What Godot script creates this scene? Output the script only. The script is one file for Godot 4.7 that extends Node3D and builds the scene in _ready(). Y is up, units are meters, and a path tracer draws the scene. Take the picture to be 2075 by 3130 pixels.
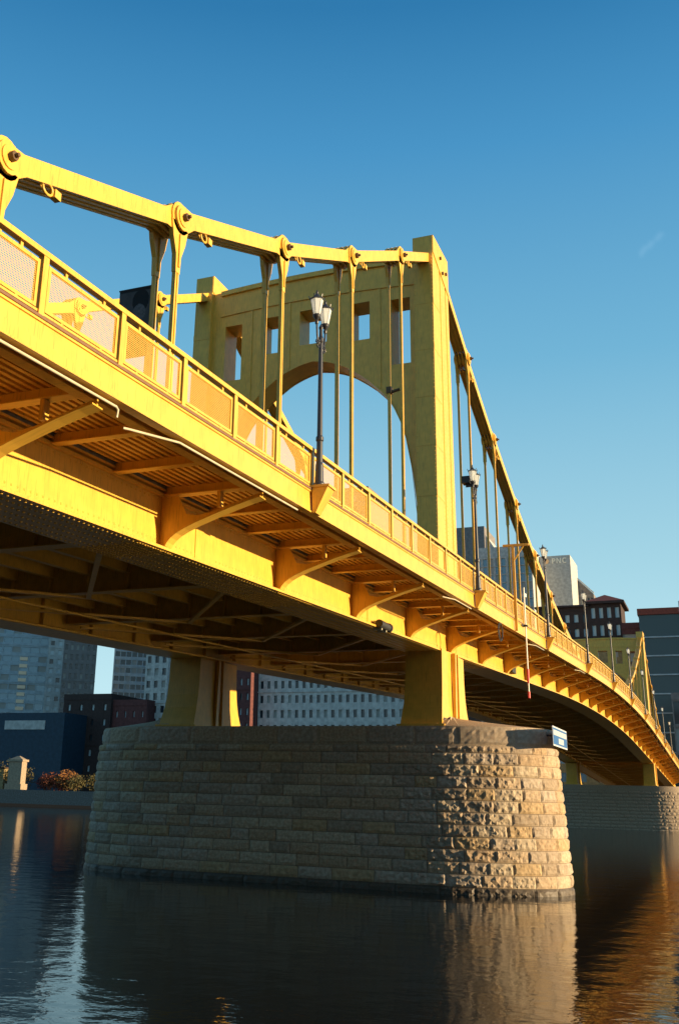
extends Node3D
# Yellow eyebar suspension bridge over a river, low evening sun from the right bank side.
# x runs along the bridge away from the camera, y is up, +z is the sunlit side of the bridge. Units: metres.

const L := 6.55            # panel length
const ZC := 5.85           # chain / tower column axis
const ZF := 8.85           # outer face of the sidewalk edge
const PIER_TOP := 6.4

var M := {}
var used := {}
var noise := FastNoiseLite.new()

# ------------------------------------------------------------------ mesh builder
class MB:
	var v := PackedVector3Array()
	var n := PackedVector3Array()
	var uv := PackedVector2Array()
	func tri(a: Vector3, b: Vector3, c: Vector3) -> void:
		# a, b, c counter-clockwise seen from outside; Godot wants clockwise
		var m := (b - a).cross(c - a)
		if m.length_squared() < 1e-14: return
		m = m.normalized()
		v.append(a); v.append(c); v.append(b)
		n.append(m); n.append(m); n.append(m)
	func trin(a: Vector3, b: Vector3, c: Vector3, na: Vector3, nb: Vector3, nc: Vector3) -> void:
		v.append(a); v.append(c); v.append(b)
		n.append(na); n.append(nc); n.append(nb)
	func quad(a: Vector3, b: Vector3, c: Vector3, d: Vector3) -> void:
		tri(a, b, c); tri(a, c, d)
	# eight corners: lower ring p0..p3 counter-clockwise seen from above, upper ring p4..p7 above them
	func hexa(p: Array) -> void:
		quad(p[3], p[2], p[1], p[0]); quad(p[4], p[5], p[6], p[7])
		for i in 4:
			var j := (i + 1) % 4
			quad(p[i], p[j], p[4 + j], p[4 + i])
	func box(a: Vector3, b: Vector3) -> void:
		hexa([Vector3(a.x, a.y, b.z), Vector3(b.x, a.y, b.z), Vector3(b.x, a.y, a.z), Vector3(a.x, a.y, a.z),
			Vector3(a.x, b.y, b.z), Vector3(b.x, b.y, b.z), Vector3(b.x, b.y, a.z), Vector3(a.x, b.y, a.z)])
	# box bar between two points, width across (horizontal) and height
	func bar(a: Vector3, b: Vector3, w: float, h: float) -> void:
		var d := (b - a).normalized()
		var s := d.cross(Vector3.UP)
		s = Vector3.RIGHT if s.length() < 0.01 else s.normalized()
		var u := s.cross(d).normalized()
		s *= w / 2; u *= h / 2
		var p := [a + s - u, b + s - u, b - s - u, a - s - u, a + s + u, b + s + u, b - s + u, a - s + u]
		hexa(p)
	# polygon in the (p, y) plane pushed along an axis: axis 0 -> p is z, pushed along x; axis 2 -> p is x, pushed along z
	func prism(poly: PackedVector2Array, a: float, b: float, axis: int) -> void:
		var pts := poly
		if Geometry2D.is_polygon_clockwise(pts):
			pts = poly.duplicate(); pts.reverse()
		var at := func(q: Vector2, t: float) -> Vector3:
			return Vector3(t, q.y, q.x) if axis == 0 else Vector3(q.x, q.y, t)
		var flip := axis == 0
		var t := Geometry2D.triangulate_polygon(pts)
		for i in range(0, t.size(), 3):
			var q0: Vector2 = pts[t[i]]
			var q1: Vector2 = pts[t[i + 1]]
			var q2: Vector2 = pts[t[i + 2]]
			if (q1 - q0).cross(q2 - q0) < 0:
				var w := q1
				q1 = q2; q2 = w
			if flip:
				tri(at.call(q0, a), at.call(q1, a), at.call(q2, a)); tri(at.call(q0, b), at.call(q2, b), at.call(q1, b))
			else:
				tri(at.call(q0, b), at.call(q1, b), at.call(q2, b)); tri(at.call(q0, a), at.call(q2, a), at.call(q1, a))
		for i in pts.size():
			var q: Vector2 = pts[i]
			var r: Vector2 = pts[(i + 1) % pts.size()]
			if flip: quad(at.call(r, a), at.call(q, a), at.call(q, b), at.call(r, b))
			else: quad(at.call(q, a), at.call(r, a), at.call(r, b), at.call(q, b))
	func tube(pts: Array, rad, sides := 8) -> void:
		var rings := []
		var nrm := []
		var up := Vector3.UP
		for i in pts.size():
			var d: Vector3 = (pts[mini(i + 1, pts.size() - 1)] - pts[maxi(i - 1, 0)]).normalized()
			var s := d.cross(up)
			if s.length() < 0.05: s = d.cross(Vector3.RIGHT)
			s = s.normalized()
			var u := s.cross(d)
			var r: float = rad[i] if rad is Array else rad
			var ring := []
			var rn := []
			for j in sides:
				var a := TAU * j / sides
				var e := s * cos(a) + u * sin(a)
				ring.append(pts[i] + e * r); rn.append(e)
			rings.append(ring); nrm.append(rn)
		for i in pts.size() - 1:
			for j in sides:
				var k := (j + 1) % sides
				trin(rings[i][j], rings[i + 1][k], rings[i][k], nrm[i][j], nrm[i + 1][k], nrm[i][k])
				trin(rings[i][j], rings[i + 1][j], rings[i + 1][k], nrm[i][j], nrm[i + 1][j], nrm[i + 1][k])
		var last := pts.size() - 1
		for j in range(1, sides - 1):
			tri(rings[0][0], rings[0][j], rings[0][j + 1]); tri(rings[last][0], rings[last][j + 1], rings[last][j])
	# profile of (radius, y) pairs turned round a vertical axis
	func lathe(c: Vector3, prof: Array, sides := 12, smooth := true) -> void:
		for i in prof.size() - 1:
			var a: Vector2 = prof[i]
			var b: Vector2 = prof[i + 1]
			var e := b - a
			var nn := Vector2(e.y, -e.x).normalized()
			for j in sides:
				var t0 := TAU * j / sides
				var t1 := TAU * (j + 1) / sides
				var d0 := Vector3(cos(t0), 0, -sin(t0))
				var d1 := Vector3(cos(t1), 0, -sin(t1))
				var p := [c + d0 * a.x + Vector3(0, a.y, 0), c + d1 * a.x + Vector3(0, a.y, 0), c + d1 * b.x + Vector3(0, b.y, 0), c + d0 * b.x + Vector3(0, b.y, 0)]
				if not smooth:
					quad(p[0], p[1], p[2], p[3]); continue
				var n0 := d0 * nn.x + Vector3(0, nn.y, 0)
				var n1 := d1 * nn.x + Vector3(0, nn.y, 0)
				if a.x > 1e-5: trin(p[0], p[1], p[2], n0, n1, n1)
				if b.x > 1e-5: trin(p[0], p[2], p[3], n0, n1, n0)
	func cyl(a: Vector3, b: Vector3, r: float, sides := 12) -> void:
		tube([a, b], r, sides)
	func mesh(m: Material) -> ArrayMesh:
		var arr := []
		arr.resize(Mesh.ARRAY_MAX)
		arr[Mesh.ARRAY_VERTEX] = v; arr[Mesh.ARRAY_NORMAL] = n
		if uv.size() == v.size(): arr[Mesh.ARRAY_TEX_UV] = uv
		var a := ArrayMesh.new()
		a.add_surface_from_arrays(Mesh.PRIMITIVE_TRIANGLES, arr)
		a.surface_set_material(0, m)
		return a

# ------------------------------------------------------------------ naming helpers
func numbered(parent: Node, called: String) -> String:
	var key := str(parent.get_instance_id()) + called
	var i: int = used.get(key, 0)
	used[key] = i + 1
	return called if i == 0 else "%s_%03d" % [called, i]
func put(mesh: Mesh, called: String, parent: Node, at := Vector3.ZERO) -> MeshInstance3D:
	var o := MeshInstance3D.new()
	o.mesh = mesh
	o.name = numbered(parent, called)
	o.position = at
	parent.add_child(o, true)
	return o
func part(mb: MB, called: String, m: Material, parent: Node, at := Vector3.ZERO) -> MeshInstance3D:
	return put(mb.mesh(m), called, parent, at)
func node(called: String, parent: Node, at := Vector3.ZERO) -> Node3D:
	var o := Node3D.new()
	o.name = numbered(parent, called)
	o.position = at
	parent.add_child(o, true)
	return o
func tag(o: Node, label: String, category: String, group := "") -> void:
	o.set_meta("label", label); o.set_meta("category", category)
	if group != "": o.set_meta("group", group)
func setting(o: Node, label: String, category: String) -> void:
	tag(o, label, category); o.set_meta("kind", "structure")

# ------------------------------------------------------------------ materials
func lin(r: float, g: float, b: float) -> Color:
	return Color(r, g, b).linear_to_srgb()
func mottle(freq: float, lo: float, hi: float, octaves := 4, sd := 1, warm := 0.0) -> NoiseTexture2D:
	var t := NoiseTexture2D.new()
	t.width = 512; t.height = 512; t.seamless = true
	var f := FastNoiseLite.new()
	f.seed = sd; f.frequency = freq; f.fractal_octaves = octaves
	f.noise_type = FastNoiseLite.TYPE_SIMPLEX_SMOOTH
	t.noise = f
	var g := Gradient.new()
	g.set_color(0, Color(lo, lo * (1.0 - warm), lo * (1.0 - 2.0 * warm))); g.set_color(1, Color(hi, hi, hi))
	t.color_ramp = g
	return t
func weathered_paint() -> ImageTexture:
	# tint over the paint: faded patches, thin vertical run marks, sparse rust specks
	var n := 768
	var a := FastNoiseLite.new()
	a.seed = 3; a.frequency = 0.006; a.fractal_octaves = 5
	var st := FastNoiseLite.new()
	st.seed = 15; st.frequency = 0.02; st.fractal_octaves = 3
	var sp := FastNoiseLite.new()
	sp.seed = 29; sp.frequency = 0.055; sp.noise_type = FastNoiseLite.TYPE_CELLULAR; sp.cellular_return_type = FastNoiseLite.RETURN_DISTANCE; sp.cellular_jitter = 1.0
	var gate := FastNoiseLite.new()
	gate.seed = 41; gate.frequency = 0.012
	var im := Image.create(n, n, false, Image.FORMAT_RGB8)
	for j in n:
		for i in n:
			var g := 0.955 + 0.07 * a.get_noise_2d(i, j)
			var run := st.get_noise_2d(i * 4.0, j * 0.22)
			if run > 0.2: g -= (run - 0.2) * 0.30
			var c := Vector3(g, g, g)
			var d := sp.get_noise_2d(i, j)
			if d < -0.93 and gate.get_noise_2d(i, j) > 0.0: c = c.lerp(Vector3(0.62, 0.42, 0.34), 0.75)
			im.set_pixel(i, j, Color(clampf(c.x, 0, 1), clampf(c.y, 0, 1), clampf(c.z, 0, 1)))
	return ImageTexture.create_from_image(im)
func mat(called: String, c: Color, rough: float, tex: Texture2D = null, tile := 1.0, metal := 0.0) -> StandardMaterial3D:
	var m := StandardMaterial3D.new()
	m.resource_name = called
	m.albedo_color = c; m.roughness = rough; m.metallic = metal
	if tex:
		m.albedo_texture = tex
		m.uv1_triplanar = true; m.uv1_world_triplanar = true
		m.uv1_scale = Vector3.ONE / tile
	M[called] = m
	return m
func materials() -> void:
	var grime := weathered_paint()
	var stone := mottle(0.02, 0.76, 1.0, 6, 7, 0.05)
	var soft := mottle(0.008, 0.86, 1.0, 3, 11)
	mat("yellow", lin(0.76, 0.44, 0.06), 0.42, grime, 3.2)
	mat("yellow_mesh", lin(0.76, 0.45, 0.07), 0.5)
	mat("yellow_steel", lin(0.76, 0.44, 0.06), 0.5, grime, 2.3)
	mat("soffit", lin(0.76, 0.44, 0.06), 0.5, grime, 2.9)
	mat("slab", lin(0.26, 0.25, 0.23), 0.9, stone, 3.0)
	mat("curb", lin(0.20, 0.10, 0.05), 0.7, grime, 1.1)
	mat("asphalt", lin(0.06, 0.06, 0.06), 0.9, soft, 4.0)
	mat("bolt", lin(0.10, 0.055, 0.02), 0.6)
	mat("conduit", lin(0.60, 0.54, 0.38), 0.35, soft, 1.0)
	mat("pole", lin(0.03, 0.03, 0.035), 0.4)
	var lg := mat("lantern_glass", lin(0.90, 0.95, 0.90), 0.3)
	lg.backlight_enabled = true
	lg.backlight = Color(1.0, 1.0, 1.0)
	mat("dark_box", lin(0.03, 0.03, 0.03), 0.6)
	var tones := [[0.54, 0.42, 0.28], [0.51, 0.38, 0.24], [0.46, 0.375, 0.275], [0.58, 0.48, 0.335], [0.42, 0.335, 0.235], [0.52, 0.435, 0.33], [0.54, 0.40, 0.225]]
	for i in tones.size():
		mat("stone%d" % i, lin(tones[i][0], tones[i][1], tones[i][2]), 0.9, stone, 1.3 + 0.17 * i)
	mat("stone_wet", lin(0.12, 0.095, 0.065), 0.6, stone, 1.1)
	mat("mortar", lin(0.16, 0.13, 0.10), 0.95, stone, 0.8)
	mat("ground", lin(0.12, 0.105, 0.085), 0.95, stone, 6.0)
	mat("quay", lin(0.20, 0.185, 0.17), 0.9, stone, 4.0)
	mat("rust", lin(0.20, 0.075, 0.035), 0.8, grime, 1.5)

# ------------------------------------------------------------------ bridge geometry
func rise(x: float) -> float:
	var k := x / L
	if k > 10.0: k = 20.0 - k
	if k <= 4.5: return 0.28 * k
	return 0.28 * k - 0.28 / 11.0 * (k - 4.5) * (k - 4.5)
# solid that follows the deck profile: cross-section rectangle z0..z1, y0..y1
func follow(mb: MB, x0: float, x1: float, z0: float, z1: float, y0: float, y1: float, step := L / 2) -> void:
	var n := maxi(1, int(ceil((x1 - x0) / step)))
	for i in n:
		var a := lerpf(x0, x1, float(i) / n)
		var b := lerpf(x0, x1, float(i + 1) / n)
		var ha := rise(a)
		var hb := rise(b)
		var p := [Vector3(a, y0 + ha, z1), Vector3(b, y0 + hb, z1), Vector3(b, y0 + hb, z0), Vector3(a, y0 + ha, z0),
			Vector3(a, y1 + ha, z1), Vector3(b, y1 + hb, z1), Vector3(b, y1 + hb, z0), Vector3(a, y1 + ha, z0)]
		mb.quad(p[3], p[2], p[1], p[0]); mb.quad(p[4], p[5], p[6], p[7])
		mb.quad(p[0], p[1], p[5], p[4]); mb.quad(p[2], p[3], p[7], p[6])
		if i == 0: mb.quad(p[3], p[0], p[4], p[7])
		if i == n - 1: mb.quad(p[1], p[2], p[6], p[5])
func node_y(k: int) -> float:
	if k > 20: k = 20 - k
	var side := {0: 29.75, -1: 26.39, -2: 22.89, -3: 19.71, -4: 17.01, -5: 14.54, -6: 12.35, -7: 10.4}
	if k <= 0: return side[k]
	var t := (10.0 - k) / 10.0
	return 14.5 + 15.25 * t * t

const X0 := -10.0 * L
const X1 := 30.0 * L

func build_bridge() -> void:
	var br := node("suspension_bridge", self)
	tag(br, "yellow steel eyebar suspension bridge with two portal towers crossing the river", "bridge")
	var Y: Material = M.yellow
	for s in [1.0, -1.0]:
		girder(br, s, Y)
	cross_frame(br)
	deck(br)
	brackets(br)
	chains(br)
	tower(br, 0.0)
	tower(br, 20.0 * L)
	for px in [0.0, 20.0 * L]:
		for s in [1.0, -1.0]: pedestal(br, px, s)
	railing(br)
	conduits(br)

func zspan(s: float, a: float, b: float) -> Array:
	return [a, b] if s > 0 else [-b - FAR_OFF, -a - FAR_OFF]
const FAR_OFF := 0.42      # the far girder, chain and columns stand a little further out
func fz(s: float, z: float) -> float:
	return z if s > 0 else -z - FAR_OFF

func girder(br: Node3D, s: float, Y: Material) -> void:
	var mb := MB.new()
	var z := zspan(s, 4.7, 6.34)
	follow(mb, X0, X1, z[0], z[1], 9.70, 9.765)                  # bottom flange
	z = zspan(s, 6.08, 6.14); follow(mb, X0, X1, z[0], z[1], 9.768, 11.05)   # outer web
	z = zspan(s, 4.86, 4.92); follow(mb, X0, X1, z[0], z[1], 9.768, 11.05)   # inner web
	z = zspan(s, 4.80, 6.26); follow(mb, X0, X1, z[0], z[1], 11.053, 11.10)  # top flange
	z = zspan(s, 6.143, 6.23); follow(mb, X0, X1, z[0], z[1], 10.93, 11.0)    # top angle along the outer web
	var g := part(mb, "girder", Y, br)
	# web stiffeners between the brackets, on both faces
	var st := MB.new()
	st.box(Vector3(-0.03, 9.77, 0), Vector3(0.03, 10.92, 0.09))
	var sm := st.mesh(Y)
	var st2 := MB.new()
	st2.box(Vector3(-0.035, 9.77, 0), Vector3(0.035, 11.04, 0.16))
	var sm2 := st2.mesh(M.yellow_steel)
	for k in range(-8, 27):
		for f in [0.25, 0.75]:
			var x: float = (k + f) * L
			put(sm2, "stiffener", g, Vector3(x, rise(x), fz(s, 4.77) - 0.08))
	# splice plates low on the outer web
	if s > 0:
		var pl := MB.new()
		pl.box(Vector3(-0.5, 9.80, 0), Vector3(0.5, 10.9, 0.018))
		var pm := pl.mesh(Y)
		for k in range(-6, 22, 2):
			var x := (k + 0.33) * L
			put(pm, "splice_plate", g, Vector3(x, rise(x), 6.1415))
		# rivet heads under the bottom flange and along its edge
		var rv := MB.new()
		var zrows := [4.85, 5.1, 5.38, 5.66, 5.94, 6.2]
		var x := -6.5 * L
		while x < 1.2 * L:
			for zr in zrows: rivet(rv, Vector3(x, 9.70 + rise(x), zr), 0.034)
			x += 0.17
		x = -4.2 * L + 0.3
		while x < -2.6 * L:
			for i in 11: rivet(rv, Vector3(x, 9.70 + rise(x), 4.78 + i * 0.145), 0.036)
			x += 0.11
			if x > -3.95 * L and x < -3.0 * L: x = -3.0 * L
		x = -6.5 * L
		while x < 6.0 * L:
			for yr in [9.83, 9.93, 10.86]: rivet_on(rv, Vector3(x, yr + rise(x), 6.141), Vector3(0, 0, 1), 0.032)
			x += 0.19
		var r := part(rv, "rivet_rows", M.yellow_steel, g)
		r.set_meta("kind", "stuff")

func rivet(mb: MB, c: Vector3, r: float) -> void:
	var p := []
	for j in 6:
		var a := TAU * j / 6
		p.append(c + Vector3(cos(a) * r, 0, sin(a) * r))
	var q := []
	for j in 6:
		var a := TAU * j / 6
		q.append(c + Vector3(cos(a) * r * 0.6, -r * 0.7, sin(a) * r * 0.6))
	for j in 6:
		var i := (j + 1) % 6
		mb.quad(p[i], p[j], q[j], q[i])
		if j > 0 and j < 5: mb.tri(q[0], q[j], q[i])

func rivet_on(mb: MB, c: Vector3, n: Vector3, r: float) -> void:
	var a := n.cross(Vector3.UP).normalized()
	var b := Vector3.UP
	var tip := c + n * r * 0.75
	for j in 6:
		var t0 := TAU * j / 6
		var t1 := TAU * (j + 1) / 6
		mb.tri(c + (a * cos(t1) + b * sin(t1)) * r, c + (a * cos(t0) + b * sin(t0)) * r, tip)

func cross_frame(br: Node3D) -> void:
	var YS: Material = M.yellow_steel
	var fb := MB.new()
	fb.box(Vector3(-0.012, 10.02, -5.27), Vector3(0.012, 11.0, 4.85))
	fb.box(Vector3(-0.19, 9.99, -5.1), Vector3(0.19, 10.018, 4.68))
	for i in 7:
		var z := -4.2 + i * 1.4
		fb.box(Vector3(0.013, 10.02, z - 0.03), Vector3(0.13, 10.98, z + 0.03))
		fb.box(Vector3(-0.13, 10.02, z - 0.03), Vector3(-0.013, 10.98, z + 0.03))
	var fm := fb.mesh(YS)
	for k in range(-9, 30):
		var x := k * L
		put(fm, "floor_beam", br, Vector3(x, rise(x), 0))
	for i in 7:
		var z := -4.05 + i * 1.35
		var mb := MB.new()
		follow(mb, X0, X1, z - 0.01, z + 0.01, 10.56, 11.0)
		follow(mb, X0, X1, z - 0.1, z + 0.1, 10.53, 10.557)
		part(mb, "stringer", YS, br)
	# lateral bracing in the plane of the bottom flanges
	for k in range(-8, 27):
		var a := k * L
		var b := (k + 1) * L
		var mb := MB.new()
		mb.bar(Vector3(a, 9.86 + rise(a), -4.6), Vector3(b, 9.86 + rise(b), 0.0), 0.14, 0.08)
		mb.bar(Vector3(b, 9.86 + rise(b), 0.0), Vector3(a, 9.86 + rise(a), 4.6), 0.14, 0.08)
		part(mb, "lateral_brace", YS, br)
	# service pipes slung under the deck
	for q in [[-4.6, 9.66, 0.055], [-2.2, 9.80, 0.045]]:
		var pts := []
		for i in 61:
			var x := lerpf(-9.5 * L, 29.5 * L, i / 60.0)
			pts.append(Vector3(x, q[1] + rise(x), q[0]))
		var mb := MB.new()
		mb.tube(pts, q[2], 8)
		part(mb, "service_pipe", M.yellow_steel, br)

func deck(br: Node3D) -> void:
	var mb := MB.new()
	follow(mb, X0, X1, -6.62, 6.2, 11.105, 11.30)
	part(mb, "roadway_slab", M.slab, br)
	mb = MB.new()
	follow(mb, X0, X1, -6.0, 6.0, 11.304, 11.33)
	part(mb, "roadway_surface", M.asphalt, br)
	for s in [1.0, -1.0]:
		mb = MB.new()
		var z := zspan(s, 6.205, 8.74)
		follow(mb, X0, X1, z[0], z[1], 11.26, 11.38)
		part(mb, "sidewalk_slab", M.slab, br)
	# ribbed steel soffit of the near sidewalk, ribs along the bridge
	mb = MB.new()
	var zr := 6.30
	while zr < 8.55:
		follow(mb, X0, X1, zr, zr + 0.085, 11.16, 11.257)
		zr += 0.17
	follow(mb, X0, X1, 6.25, 8.70, 11.245, 11.256)
	part(mb, "ribbed_soffit", M.soffit, br)
	# inner edge beam behind the fascia
	mb = MB.new()
	follow(mb, X0, X1, 8.30, 8.36, 10.93, 11.155)
	follow(mb, X0, X1, 8.22, 8.44, 10.90, 10.928)
	part(mb, "edge_stringer", M.yellow_steel, br)
	for s in [1.0, -1.0]:
		mb = MB.new()
		var z := zspan(s, 8.78, 8.84); follow(mb, X0, X1, z[0], z[1], 10.893, 11.35)
		z = zspan(s, 8.66, 8.87); follow(mb, X0, X1, z[0], z[1], 10.855, 10.89)
		z = zspan(s, 8.70, 8.87); follow(mb, X0, X1, z[0], z[1], 11.353, 11.39)
		part(mb, "fascia", M.yellow, br)
		mb = MB.new()
		z = zspan(s, 8.72, 8.89); follow(mb, X0, X1, z[0], z[1], 11.393, 11.44)
		part(mb, "kerb_strip", M.curb, br)

func brackets(br: Node3D) -> void:
	var Y: Material = M.yellow
	var curve := [Vector2(6.33, 9.78), Vector2(6.38, 9.87), Vector2(6.47, 9.97), Vector2(6.60, 10.065), Vector2(6.80, 10.165), Vector2(7.08, 10.275), Vector2(7.5, 10.415), Vector2(7.95, 10.555), Vector2(8.35, 10.665), Vector2(8.62, 10.725)]
	# web: solid plate near the girder, narrowing to the arm
	var poly := PackedVector2Array()
	for q in curve: poly.append(q)
	poly.append(Vector2(8.62, 10.84)); poly.append(Vector2(8.25, 10.745)); poly.append(Vector2(7.7, 10.58)); poly.append(Vector2(7.4, 10.50)); poly.append(Vector2(7.05, 10.44)); poly.append(Vector2(6.78, 10.50)); poly.append(Vector2(6.56, 10.925)); poly.append(Vector2(6.145, 10.925)); poly.append(Vector2(6.145, 9.78))
	var wb := MB.new()
	wb.prism(poly, -0.02, 0.02, 0)
	var wm := wb.mesh(Y)
	var fl := MB.new()
	for i in curve.size() - 1:
		var a: Vector2 = curve[i]
		var b: Vector2 = curve[i + 1]
		var nn := Vector2(b.y - a.y, -(b.x - a.x)).normalized() * 0.03
		fl.hexa([Vector3(-0.15, a.y + nn.y, a.x + nn.x), Vector3(-0.15, b.y + nn.y, b.x + nn.x), Vector3(0.15, b.y + nn.y, b.x + nn.x), Vector3(0.15, a.y + nn.y, a.x + nn.x),
			Vector3(-0.15, a.y, a.x), Vector3(-0.15, b.y, b.x), Vector3(0.15, b.y, b.x), Vector3(0.15, a.y, a.x)])
	var fm := fl.mesh(Y)
	var tb := MB.new()
	tb.box(Vector3(-0.015, 10.97, 6.24), Vector3(0.015, 11.155, 8.6))
	tb.box(Vector3(-0.12, 10.94, 6.24), Vector3(0.12, 10.968, 8.2))
	var tm := tb.mesh(Y)
	var sb := MB.new()
	sb.box(Vector3(-0.08, 10.58, 7.56), Vector3(0.08, 10.938, 7.64))
	var sm := sb.mesh(Y)
	var ib := MB.new()
	ib.box(Vector3(-0.012, 10.97, 6.24), Vector3(0.012, 11.155, 8.2))
	ib.box(Vector3(-0.10, 10.945, 6.24), Vector3(0.10, 10.968, 8.2))
	var im := ib.mesh(Y)
	for k in range(-7, 29):
		var x := k * L
		var b := put(wm, "cantilever_bracket", br, Vector3(x, rise(x), 0))
		put(fm, "curved_flange", b); put(tm, "top_beam", b); put(sm, "strut", b)
		if k < 22:
			for f in [1.0 / 3, 2.0 / 3]:
				x = (k + f) * L
				put(im, "sidewalk_beam", br, Vector3(x, rise(x), 0))

func dogbone(mb: MB, a: Vector3, b: Vector3, half: float, r: float, z0: float, z1: float) -> void:
	var d := Vector2(b.x - a.x, b.y - a.y)
	var ln := d.length()
	d /= ln
	var u := Vector2(-d.y, d.x)
	var poly := PackedVector2Array()
	var pa := Vector2(a.x, a.y)
	var pb := Vector2(b.x, b.y)
	var c0 := asin(half / r)
	var neck := r * cos(c0) + 0.32
	for i in 13:
		var t := lerpf(c0 + 0.5, TAU - c0 - 0.5, i / 12.0)
		poly.append(pa + (d * cos(t) + u * sin(t)) * r)
	poly.append(pa + d * neck - u * half); poly.append(pb - d * neck - u * half)
	for i in 13:
		var t := lerpf(PI + c0 + 0.5, 3 * PI - c0 - 0.5, i / 12.0)
		poly.append(pb + (d * cos(t) + u * sin(t)) * r)
	poly.append(pb - d * neck + u * half); poly.append(pa + d * neck + u * half)
	mb.prism(poly, z0, z1, 2)

func chains(br: Node3D) -> void:
	var Y: Material = M.yellow
	for s in [1.0, -1.0]:
		var zc: float = fz(s, ZC)
		for k in range(-7, 27):
			var a := Vector3(k * L, node_y(k), 0)
			var b := Vector3((k + 1) * L, node_y(k + 1), 0)
			var mb := MB.new()
			var odd := posmod(k, 2) == 1
			var o := 0.0 if odd else 0.045
			for zz in [[-0.33 + o, -0.25 + o], [-0.16 + o, -0.08 + o], [0.03 + o, 0.11 + o], [0.205 + o, 0.285 + o]]:
				dogbone(mb, a, b, 0.215, 0.40 if odd else 0.42, zc + zz[0], zc + zz[1])
			# tie strips under the bars close the gaps between the plates
			var d := (b - a).normalized()
			var u := Vector3(-d.y, d.x, 0)
			var p0 := a + d * 0.75 - u * 0.12 + Vector3(0, 0, zc)
			var p1 := b - d * 0.75 - u * 0.12 + Vector3(0, 0, zc)
			mb.bar(p0, p1, 0.5, 0.10)
			var link := part(mb, "chain_link", Y, br)
			if k < 9 and s > 0 or k < 0:
				# lighting clip hung under the link beside the pin
				var cb := MB.new()
				var c := a + d * 1.35 - u * 0.30 + Vector3(0, 0, zc + s * 0.26)
				var ring := []
				for i in 13: ring.append(c + Vector3(cos(TAU * i / 12) * 0.16, sin(TAU * i / 12) * 0.13, 0))
				cb.tube(ring, 0.03, 6)
				cb.box(c + Vector3(0.16, -0.10, -0.07), c + Vector3(0.36, 0.08, 0.07))
				cb.cyl(c + Vector3(0.0, 0.0, -0.1), c + Vector3(-0.34, 0.16, -0.1), 0.03, 6)
				part(cb, "light_clip", Y, link)
		for k in range(-6, 27):
			if k == 0 or k == 20: continue
			var c := Vector3(k * L, node_y(k), zc)
			var pb := MB.new()
			pb.cyl(c + Vector3(0, 0, -0.43), c + Vector3(0, 0, 0.43), 0.24, 16)
			pb.cyl(c + Vector3(0, 0, -0.40), c + Vector3(0, 0, 0.40), 0.33, 16)
			var pin := part(pb, "pin", Y, br)
			var nb := MB.new()
			nb.cyl(c + Vector3(0, 0, 0.43), c + Vector3(0, 0, 0.54), 0.10, 6)
			nb.cyl(c + Vector3(0, 0, 0.54), c + Vector3(0, 0, 0.62), 0.045, 6)
			part(nb, "nut", M.bolt, pin)
			if k < -6 or k > 26: continue
			var foot := 11.34 + rise(k * L)
			for side in [-0.29, 0.27]:
				var z: float = zc + side
				var hb := MB.new()
				var top := c.y - 1.45
				if top > foot + 0.1:
					for dx in [-0.085, 0.028]:
						hb.box(Vector3(c.x + dx, foot, z - 0.05), Vector3(c.x + dx + 0.058, top + 0.3, z + 0.05))
					hb.box(Vector3(c.x - 0.026, foot, z - 0.02), Vector3(c.x + 0.027, top + 0.3, z + 0.02))
				hb.box(Vector3(c.x - 0.2, foot, z - 0.09), Vector3(c.x + 0.2, foot + 0.07, z + 0.09))
				var h := part(hb, "hanger", M.yellow_steel, br)
				var gb := MB.new()
				gb.prism(PackedVector2Array([Vector2(c.x - 0.40, c.y - 0.18), Vector2(c.x - 0.30, c.y - 0.62), Vector2(c.x - 0.13, c.y - 1.02), Vector2(c.x - 0.10, c.y - 1.5), Vector2(c.x + 0.10, c.y - 1.5), Vector2(c.x + 0.13, c.y - 1.02), Vector2(c.x + 0.30, c.y - 0.62), Vector2(c.x + 0.40, c.y - 0.18)]), z - 0.06, z + 0.06, 2)
				gb.box(Vector3(c.x - 0.03, c.y - 1.35, z - 0.10), Vector3(c.x + 0.03, c.y - 0.45, z + 0.10))
				part(gb, "hanger_plate", Y, h)

func arch_y(z: float) -> float:
	var t := [[0.0, 24.40], [0.6, 24.30], [1.2, 24.10], [1.75, 23.84], [2.4, 23.38], [2.9, 22.98], [3.4, 22.46], [3.88, 21.95], [4.2, 21.35], [4.47, 20.75], [4.75, 19.85], [4.95, 18.85], [5.12, 17.6], [5.25, 16.2], [5.36, 14.4]]
	z = absf(z)
	for i in t.size() - 1:
		if z <= t[i + 1][0]: return lerpf(t[i][1], t[i + 1][1], (z - t[i][0]) / (t[i + 1][0] - t[i][0]))
	return 14.4
func head_y(z: float) -> float:
	return 29.42 - 0.2 * z * z / 28.0

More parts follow.
